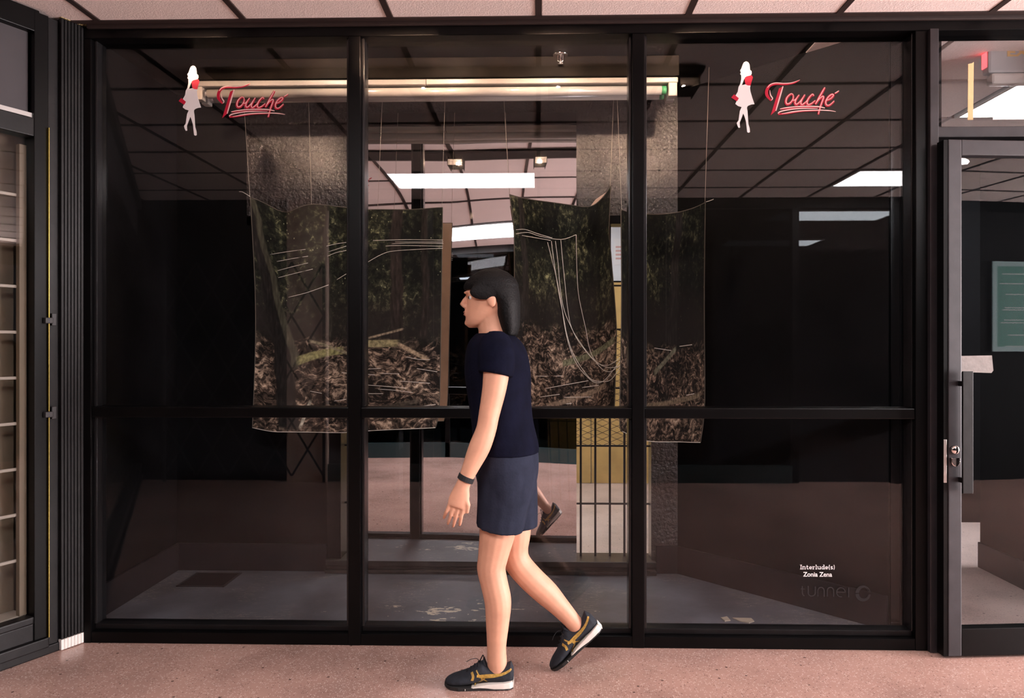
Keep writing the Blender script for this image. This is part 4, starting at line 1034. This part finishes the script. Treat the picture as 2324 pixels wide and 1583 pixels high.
# scissor gate
sg = thing('scissor_gate', 'black folding scissor gate beside the beige column across the corridor', 'gate', (-2.7, OPP + .04, 0))
gx0, gx1, gz0, gz1 = -3.45, -1.97, .06, 2.02
nc, nr = 5, 4
cw, chh = (gx1 - gx0) / nc, (gz1 - gz0) / nr
for i in range(nc):
    for j in range(nr):
        for s_, dyy in ((0, 0), (1, .008)):
            a = Vector((gx0 + i * cw, OPP + .04 + dyy, gz0 + (j + s_) * chh)); b = Vector((gx0 + (i + 1) * cw, OPP + .04 + dyy, gz0 + (j + 1 - s_) * chh))
            dd = (b - a).normalized()
            MB().obox(a, dd, Vector((0, 1, 0)), dd.cross(Vector((0, 1, 0))), 0, (b - a).length, -.003, .003, -.009, .009).build('lattice_bar', M['bars'], sg)
for x in (gx0, gx1):
    MB().box(x - .01, x + .01, OPP + .028, OPP + .055, .0, gz1 + .02).build('gate_post', M['bars'], sg)
keep(sg)
# green directory board (mirrored in the door glass)
gb = thing('directory_board', 'backlit green directory board with pale frame, mirrored in the glass door', 'sign', (5.25, OPP + .02, 1.62))
bx0, bx1, bz0, bz1 = 4.80, 5.70, 1.20, 2.04
MB().box(bx0, bx1, OPP + .002, OPP + .03, bz0, bz1).build('sign_body', M['bars'], gb)
fr = MB(); e = .045
fr.box(bx0, bx1, OPP + .03, OPP + .036, bz0, bz0 + e).box(bx0, bx1, OPP + .03, OPP + .036, bz1 - e, bz1).box(bx0, bx0 + e, OPP + .03, OPP + .036, bz0 + e, bz1 - e).box(bx1 - e, bx1, OPP + .03, OPP + .036, bz0 + e, bz1 - e)
fr.build('sign_frame', M['sign_frame'], gb)
MB().box(bx0 + e, bx1 - e, OPP + .03, OPP + .033, bz0 + e, bz1 - e).build('green_face', M['sign_green'], gb)
rows = [(.07, .10, .5), (.16, .02, .75), (.26, .22, .3), (.385, .20, .25), (.405, .12, .55), (.50, .18, .3), (.525, .05, .6), (.64, .3, .2), (.745, .22, .2), (.77, .12, .5)]
for dz, xo, ln in rows:
    xx = bx0 + e + .02 + xo * .3; endx = min(bx1 - e - .02, xx + ln)
    MB().box(xx, endx, OPP + .033, OPP + .0345, bz1 - e - dz - .007, bz1 - e - dz + .003).build('text_line', M['sign_white'], gb)
keep(gb)
# entrances added to go with the end fill lights, wall at the far left end
en = sempty('door_2', 'glazed entrance at the far right end of the corridor', 'door')
for y in (-.1, 1.1, 2.4): MB().box(X1 - .02, X1 + .05, y - .04, y + .04, 0.001, CZ).build('door_post', M['frame'], en)
MB().box(X1 - .02, X1 + .05, OPP, 3.0, 2.35, CZ).build('door_head', M['frame'], en)
MB().box(X1, X1 + .006, OPP, 3.0, 0.02, 2.35).build('glass_pane', M['glass'], en)
e3 = sempty('door_3', 'glazed entrance at the far left end of the corridor', 'door')
for y in (-.3, .7, 1.7): MB().box(X0 - .1, X0 - .04, y - .04, y + .04, 0.001, CZ).build('door_post', M['frame'], e3)
MB().box(X0 - .1, X0 - .04, OPP, 3.0, 2.35, CZ).build('door_head', M['frame'], e3)
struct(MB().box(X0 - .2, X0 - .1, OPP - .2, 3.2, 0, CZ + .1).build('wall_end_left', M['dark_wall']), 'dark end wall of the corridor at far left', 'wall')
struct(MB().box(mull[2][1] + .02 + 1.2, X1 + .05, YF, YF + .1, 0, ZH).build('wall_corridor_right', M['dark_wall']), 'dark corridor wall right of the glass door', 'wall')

# ------------------------------------------------------------------ person walking left
PE = thing('person', 'person walking left in navy t-shirt, slate shorts and dark sneakers', 'person', (*at(1130, 1560, 2.66).xy, 0))
def loft(mb, rings, n=20):          # rings: (centre, axis_u, axis_v, ru, rv)
    vs = []; fs = []
    for c, u, v, ru, rv in rings:
        for k in range(n):
            th = 2 * math.pi * k / n; vs.append(c + u * math.cos(th) * ru + v * math.sin(th) * rv)
    for i in range(len(rings) - 1):
        for k in range(n): fs.append((i * n + k, i * n + (k + 1) % n, (i + 1) * n + (k + 1) % n, (i + 1) * n + k))
    fs += [tuple(range(n - 1, -1, -1)), tuple((len(rings) - 1) * n + k for k in range(n))]
    mb.add(vs, fs)
def limb(mb, pts, n=16, sub=5):     # pts: (px, py, Y, r_frontback, r_side)
    P = [at(p[0], p[1], p[2]) for p in pts]
    C = spline(P, sub); R = spline([(p[3], p[4], 0) for p in pts], sub)
    rings = []
    for i, c in enumerate(C):
        d = (C[min(i + 1, len(C) - 1)] - C[max(i - 1, 0)]).normalized()
        v = Vector((0, 1, 0)); u = d.cross(v).normalized(); v = u.cross(d).normalized()
        rings.append((c, u, v, R[i].x, R[i].y))
    loft(mb, rings, n)
def torso(mb, rows, n=28):
    C = spline([at(r[1], r[0], 2.70) for r in rows], 4); R = spline([(r[2], r[3], 0) for r in rows], 4)
    loft(mb, [(c, Vector((1, 0, 0)), Vector((0, 1, 0)), R[i].x, R[i].y) for i, c in enumerate(C)], n)
def remeshed(mb, name, mat, parent, voxel, smooth_it=6):
    o = mb.build(name, mat, None)
    md = o.modifiers.new('r', 'REMESH'); md.mode = 'VOXEL'; md.voxel_size = voxel
    ms = o.modifiers.new('s', 'SMOOTH'); ms.factor = .5; ms.iterations = smooth_it
    bpy.context.view_layer.update(); dg = bpy.context.evaluated_depsgraph_get()
    me = bpy.data.meshes.new_from_object(o.evaluated_get(dg)); bpy.data.objects.remove(o)
    for p in me.polygons: p.use_smooth = True
    o = link(name, me, None, parent); me.materials.clear(); me.materials.append(mat); return o
body = MB()
# head
chin = at(1078, 741, 2.70); HC = Vector((chin.x + .058, 2.70, chin.z))
hp = [(-.004, .055, .082, .016), (.008, .018, .091, .034), (.024, -.012, .094, .047), (.045, -.055, .092, .056), (.07, -.080, .090, .062), (.10, -.092, .086, .067), (.13, -.095, .091, .071), (.16, -.092, .086, .071), (.185, -.076, .067, .059), (.203, -.046, .036, .036), (.211, -.012, .002, .008)]
loft(body, [(HC + Vector((-(fb + ff) / 2, 0, z)), Vector((1, 0, 0)), Vector((0, 1, 0)), (ff - fb) / 2, w) for z, fb, ff, w in hp], 28)
R_ = lambda f, y, z: HC + Vector((-f, y, z))
body.tube([R_(.084, 0, .118), R_(.096, 0, .10), R_(.104, 0, .084), R_(.097, 0, .075)], .01, 10, rr=[.006, .009, .012, .008])
body.ell(R_(.097, .010, .076), (.009, .008, .007)); body.ell(R_(.097, -.010, .076), (.009, .008, .007))
body.ell(R_(.087, 0, .063), (.009, .021, .011)); body.ell(R_(.092, 0, .054), (.008, .02, .005)); body.ell(R_(.091, 0, .045), (.008, .018, .005)); body.ell(R_(.086, 0, .014), (.012, .018, .011))
for s_ in (1, -1):
    body.ell(R_(-.008, .071 * s_, .098), (.018, .007, .03), rot=Matrix.Rotation(-.2, 3, 'Y')); body.ell(R_(.089, .030 * s_, .125), (.008, .018, .006))
# neck, torso, legs, arms
limb(body, [(1112, 700, 2.70, .055, .052), (1118, 745, 2.70, .054, .053), (1122, 775, 2.70, .062, .07)])
torso(body, [(758, 1121, .055, .06), (778, 1124, .085, .14), (805, 1126, .10, .165), (850, 1129, .108, .16), (905, 1133, .10, .145), (955, 1139, .10, .14), (1005, 1146, .108, .15), (1050, 1148, .105, .15), (1070, 1148, .08, .12)])
limb(body, [(1126, 788, 2.545, .042, .042), (1127, 830, 2.53, .047, .044), (1122, 880, 2.525, .043, .041), (1110, 940, 2.52, .037, .036), (1103, 975, 2.515, .036, .034), (1088, 1015, 2.51, .038, .034), (1068, 1060, 2.505, .030, .026), (1056, 1088, 2.50, .025, .020), (1050, 1102, 2.50, .026, .017), (1043, 1128, 2.50, .036, .015), (1036, 1150, 2.50, .034, .013)])
limb(body, [(1132, 788, 2.86, .042, .042), (1142, 860, 2.875, .043, .041), (1158, 950, 2.885, .036, .035), (1150, 985, 2.885, .036, .033), (1135, 1040, 2.87, .028, .025), (1126, 1062, 2.865, .024, .02), (1121, 1085, 2.865, .033, .015), (1117, 1104, 2.865, .032, .013)])
def hand(mb, cx, cy, Y, dirx, diry):    # four fingers and a thumb, relaxed curl, px space along the forearm
    L = math.hypot(dirx, diry); dx, dy = dirx / L, diry / L; nx_, ny_ = -dy, dx
    for k, (off, ln) in enumerate(((-19, 38), (-6.5, 45), (6, 43), (18.5, 33))):
        b0 = (cx + nx_ * off * .82, cy + ny_ * off * .82); fx, fy = nx_ * off * .22, ny_ * off * .22
        pts = [(b0[0] - dx * 8, b0[1] - dy * 8, Y), (b0[0] + dx * ln * .5 + fx * .6, b0[1] + dy * ln * .5 + fy * .6, Y + .004), (b0[0] + dx * ln * .85 + fx, b0[1] + dy * ln * .85 + fy, Y + .018), (b0[0] + dx * ln + fx, b0[1] + dy * ln + fy, Y + .03)]
        mb.tube([at(*p) for p in pts], .008, 8, rr=[.0078, .0074, .0066, .0054])
    tb0 = (cx + nx_ * -15 - dx * 26, cy + ny_ * -15 - dy * 26)
    s_ = 1 if nx_ * -1 < 0 else -1
    mb.tube([at(tb0[0], tb0[1], Y), at(tb0[0] - nx_ * 10 + dx * 14, tb0[1] - ny_ * 10 + dy * 14, Y - .002), at(tb0[0] - nx_ * 13 + dx * 32, tb0[1] - ny_ * 13 + dy * 32, Y + .006)], .009, 8, rr=[.011, .0095, .007])
hand(body, 1035, 1150, 2.50, -8, 26)
hand(body, 1117, 1104, 2.865, -5, 22)
limb(body, [(1148, 1045, 2.6555, .082, .078), (1140, 1120, 2.655, .078, .075), (1130, 1200, 2.655, .068, .066), (1119, 1262, 2.655, .056, .054), (1115, 1290, 2.655, .053, .051), (1122, 1325, 2.655, .051, .049), (1130, 1365, 2.655, .050, .049), (1129, 1415, 2.655, .043, .042), (1127, 1465, 2.655, .036, .034), (1128, 1500, 2.655, .037, .033), (1130, 1530, 2.655, .036, .03)])
limb(body, [(1150, 1045, 2.775, .082, .078), (1160, 1120, 2.78, .078, .075), (1166, 1200, 2.78, .067, .065), (1166, 1248, 2.78, .056, .054), (1176, 1278, 2.78, .052, .05), (1205, 1312, 2.78, .051, .049), (1240, 1345, 2.79, .049, .047), (1270, 1376, 2.79, .040, .038), (1296, 1405, 2.79, .034, .031), (1312, 1424, 2.79, .034, .03)])
remeshed(body, 'body', M['skin'], PE, .0031, 12)
# eyes
for s_ in (1, -1):
    ey = MB().ell(R_(.0675, .030 * s_, .107), (.0125, .0125, .0095), 14, 10).build('eye', M['eye'], PE, smooth=True)
    MB().ell(R_(.0765, .0325 * s_, .107), (.0048, .0062, .0062), 12, 8).build('iris', M['iris'], ey, smooth=True)
MB().ell(R_(.0975, 0, .0545), (.004, .017, .0035), 12, 8).ell(R_(.0965, 0, .0455), (.004, .015, .004), 12, 8).build('lips', M['lip'], PE, smooth=True)
# hair: cap of hair with fringe and a nape-length back
hr = MB()
hs = [(.135, -.104, .100, .079), (.155, -.106, .101, .081), (.18, -.094, .084, .071), (.203, -.066, .052, .052), (.219, -.028, .014, .02)]
loft(hr, [(HC + Vector((-(fb + ff) / 2, 0, z)), Vector((1, 0, 0)), Vector((0, 1, 0)), (ff - fb) / 2, w) for z, fb, ff, w in hs], 28)
bs = [(-.035, -.100, -.046, .060), (.0, -.110, -.034, .070), (.04, -.112, -.022, .077), (.09, -.112, -.010, .081), (.14, -.107, .06, .081), (.17, -.09, .03, .07)]
loft(hr, [(HC + Vector((-(fb + ff) / 2, 0, z)), Vector((1, 0, 0)), Vector((0, 1, 0)), (ff - fb) / 2, w) for z, fb, ff, w in bs], 28)
for s_ in (1, -1): hr.ell(R_(.02, .072 * s_, .125), (.055, .010, .03))
remeshed(hr, 'hair', M['hair'], PE, .005, 4)
# shirt
sh = MB()
torso(sh, [(756, 1121, .066, .07), (775, 1124, .098, .155), (803, 1127, .116, .184), (850, 1130, .124, .176), (905, 1134, .118, .164), (955, 1140, .116, .160), (1000, 1147, .122, .166), (1024, 1149, .124, .168)])
limb(sh, [(1124, 778, 2.58, .058, .06), (1127, 800, 2.54, .064, .056), (1128, 825, 2.53, .064, .054), (1124, 849, 2.525, .064, .054)])
limb(sh, [(1130, 778, 2.82, .058, .06), (1136, 805, 2.86, .062, .056), (1140, 830, 2.872, .063, .054), (1144, 852, 2.875, .063, .054)])
remeshed(sh, 'shirt', M['navy'], PE, .006, 5)
so = MB()
torso(so, [(1003, 1147, .116, .158), (1030, 1149, .121, .164), (1065, 1150, .119, .163), (1100, 1151, .108, .156), (1130, 1151, .095, .145)])
limb(so, [(1150, 1050, 2.64, .108, .092), (1147, 1100, 2.64, .104, .092), (1141, 1150, 2.645, .095, .088), (1134, 1198, 2.65, .088, .085)])
limb(so, [(1153, 1050, 2.775, .106, .09), (1160, 1100, 2.775, .101, .09), (1167, 1150, 2.78, .092, .086), (1170, 1196, 2.78, .086, .083)])
remeshed(so, 'shorts', M['shorts'], PE, .006, 5)
w1, w2 = at(1060, 1079, 2.502), at(1055, 1090, 2.50)
wd = (w2 - w1).normalized(); wu = wd.cross(Vector((0, 1, 0))).normalized()
wb = MB(); loft(wb, [(w1, wu, Vector((0, 1, 0)), .029, .025), (w2, wu, Vector((0, 1, 0)), .029, .025)], 20); wb.build('wrist_band', M['lace'], PE, smooth=False)
# shoe (built toe towards -X, heel at origin, then placed)
def shoe(par, mtx):
    L = .252
    prof = [  # f from heel, z bottom of upper, z top, half width
        (.000, .026, .072, .012), (.010, .020, .094, .028), (.035, .018, .080, .033), (.065, .022, .072, .034), (.095, .021, .078, .035), (.115, .020, .094, .036), (.135, .018, .084, .040), (.165, .012, .062, .044), (.195, .009, .050, .045), (.225, .008, .041, .039), (.243, .010, .033, .026), (.252, .014, .026, .008)]
    up = MB(); rings = []
    for f_, z0, z1, w in prof:
        rings.append((Vector((-f_, 0, (z0 + z1) / 2)), Vector((0, 0, 1)), Vector((0, 1, 0)), (z1 - z0) / 2, w))
    loft(up, [rings[0]] + rings[1:], 24)
    o = remeshed(up, 'shoe', M['shoe'], par, .0035, 3)
    o.data.transform(mtx)
    sole = MB(); so_ = []
    for f_, zt, w in ((.0, .026, .018), (.012, .028, .031), (.035, .026, .036), (.07, .023, .038), (.10, .021, .039), (.13, .016, .041), (.155, .011, .0425), (.175, .0065, .043)):
        so_.append((f_, zt, w))
    def slab_(mb, seq, zb):
        n = len(seq); vs = []
        for f_, zt, w in seq:
            b = zb(f_); vs += [(-f_, -w, b), (-f_, w, b), (-f_, w, zt), (-f_, -w, zt)]
        fs = []
        for i in range(n - 1):
            for k in range(4): fs.append((i * 4 + k, i * 4 + (k + 1) % 4, (i + 1) * 4 + (k + 1) % 4, (i + 1) * 4 + k))
        fs += [(0, 1, 2, 3), tuple((n - 1) * 4 + k for k in (3, 2, 1, 0))]
        mb.add(vs, fs)
    slab_(sole, so_, lambda f_: .005 + .006 * math.exp(-((f_ - .12) / .03) ** 2)); q = sole.build('midsole', M['sole'], o, bevel=.003); q.data.transform(mtx)
    out = MB(); slab_(out, [(.004, .0055, .02), (.02, .0055, .034), (.06, .0055, .037), (.12, .010, .040), (.17, .012, .044), (.20, .013, .046), (.23, .014, .038), (.246, .015, .024), (.254, .016, .008)], lambda f_: .001 + .004 * max(0, (f_ - .22) / .03)); q = out.build('outsole', M['outsole'], o, bevel=.001); q.data.transform(mtx)
    tmp = MB(); loft(tmp, rings, 24); tree = BVHTree.FromPolygons([tuple(v) for v in tmp.v], tmp.f)
    def side(f_, z, s_):
        h = tree.ray_cast(Vector((-f_, .2 * s_, z)), Vector((0, -s_, 0)))[0]
        return Vector((-f_, (h.y if h else .035 * s_) + .0012 * s_, z))
    def stripe(P, w):
        for s_ in (-1, 1):
            mb = MB()
            Q = spline([(x, z, 0) for x, z in P], 5); n = len(Q); vs = []; fs = []
            for i, c in enumerate(Q):
                d = (Q[min(i + 1, n - 1)] - Q[max(i - 1, 0)]).normalized(); nn = Vector((-d.y, d.x, 0)); ww = w if not isinstance(w, tuple) else w[0] + (w[1] - w[0]) * i / (n - 1)
                a, b = c + nn * ww / 2, c - nn * ww / 2
                for q_ in (a, b):
                    p_ = side(q_.x, q_.y, s_); vs += [p_, p_ - Vector((0, .002 * s_, 0))]
            for i in range(n - 1):
                k_ = i * 4; fs += [(k_, k_ + 2, k_ + 6, k_ + 4), (k_ + 1, k_ + 5, k_ + 7, k_ + 3), (k_, k_ + 4, k_ + 5, k_ + 1), (k_ + 2, k_ + 3, k_ + 7, k_ + 6)]
            mb.add(vs, fs)
            g_o = mb.build('gold_stripe', M['gold'], o); g_o.data.transform(mtx)
    stripe([(.008, .074), (.03, .062), (.06, .055), (.10, .054), (.125, .052)], (.007, .010))
    stripe([(.125, .050), (.10, .048), (.07, .050), (.04, .056)], (.006, .004))
    stripe([(.152, .064), (.146, .052), (.150, .038)], .009)
    stripe([(.133, .054), (.120, .053)], .009)
    stripe([(.135, .072), (.120, .050), (.105, .036), (.095, .026)], .004)
    stripe([(.118, .040), (.105, .040)], .009)
    stripe([(.100, .052), (.112, .036), (.130, .024), (.142, .018)], .004)
    lc_ = MB()
    for i_ in range(4):
        f_, z_ = .128 + i_ * .014, .088 - i_ * .0095
        lc_.tube([(-f_, -.022, z_ - .008), (-f_ - .002, 0, z_ + .003), (-f_, .022, z_ - .008)], .0028, 6)
    lc_.tube(spline([(-.125, -.004, .092), (-.135, -.012, .106), (-.155, -.018, .106), (-.172, -.022, .098)], 5), .0012, 5)
    lc_.tube(spline([(-.125, .002, .092), (-.118, -.006, .108), (-.112, -.010, .118), (-.108, -.008, .098)], 5), .0022, 6)
    q = lc_.build('laces', M['lace'], o, smooth=True); q.data.transform(mtx)
    tg = MB(); tg.add([(-.100, -.02, .078), (-.100, .02, .078), (-.108, .018, .102), (-.108, -.018, .102), (-.106, -.02, .076), (-.106, .02, .076), (-.114, .018, .100), (-.114, -.018, .100)], [(0, 1, 2, 3), (7, 6, 5, 4), (0, 4, 5, 1), (1, 5, 6, 2), (2, 6, 7, 3), (3, 7, 4, 0)])
    q = tg.build('tongue', M['shoe'], o, bevel=.002); q.data.transform(mtx)
heel = at(1165, 1563, 2.655)
hx = at(1166, 785, 2.655).x
shoe(PE, Matrix.Translation((hx, 2.655, 0.0)))
toe_x = at(1252, 785, 2.79).x
ang = math.radians(42)
Rm = Matrix.Translation((toe_x, 2.79, .008)) @ Matrix.Rotation(-ang, 4, 'Y') @ Matrix.Translation((.252, 0, -.012))
shoe(PE, Rm)
keep(PE)
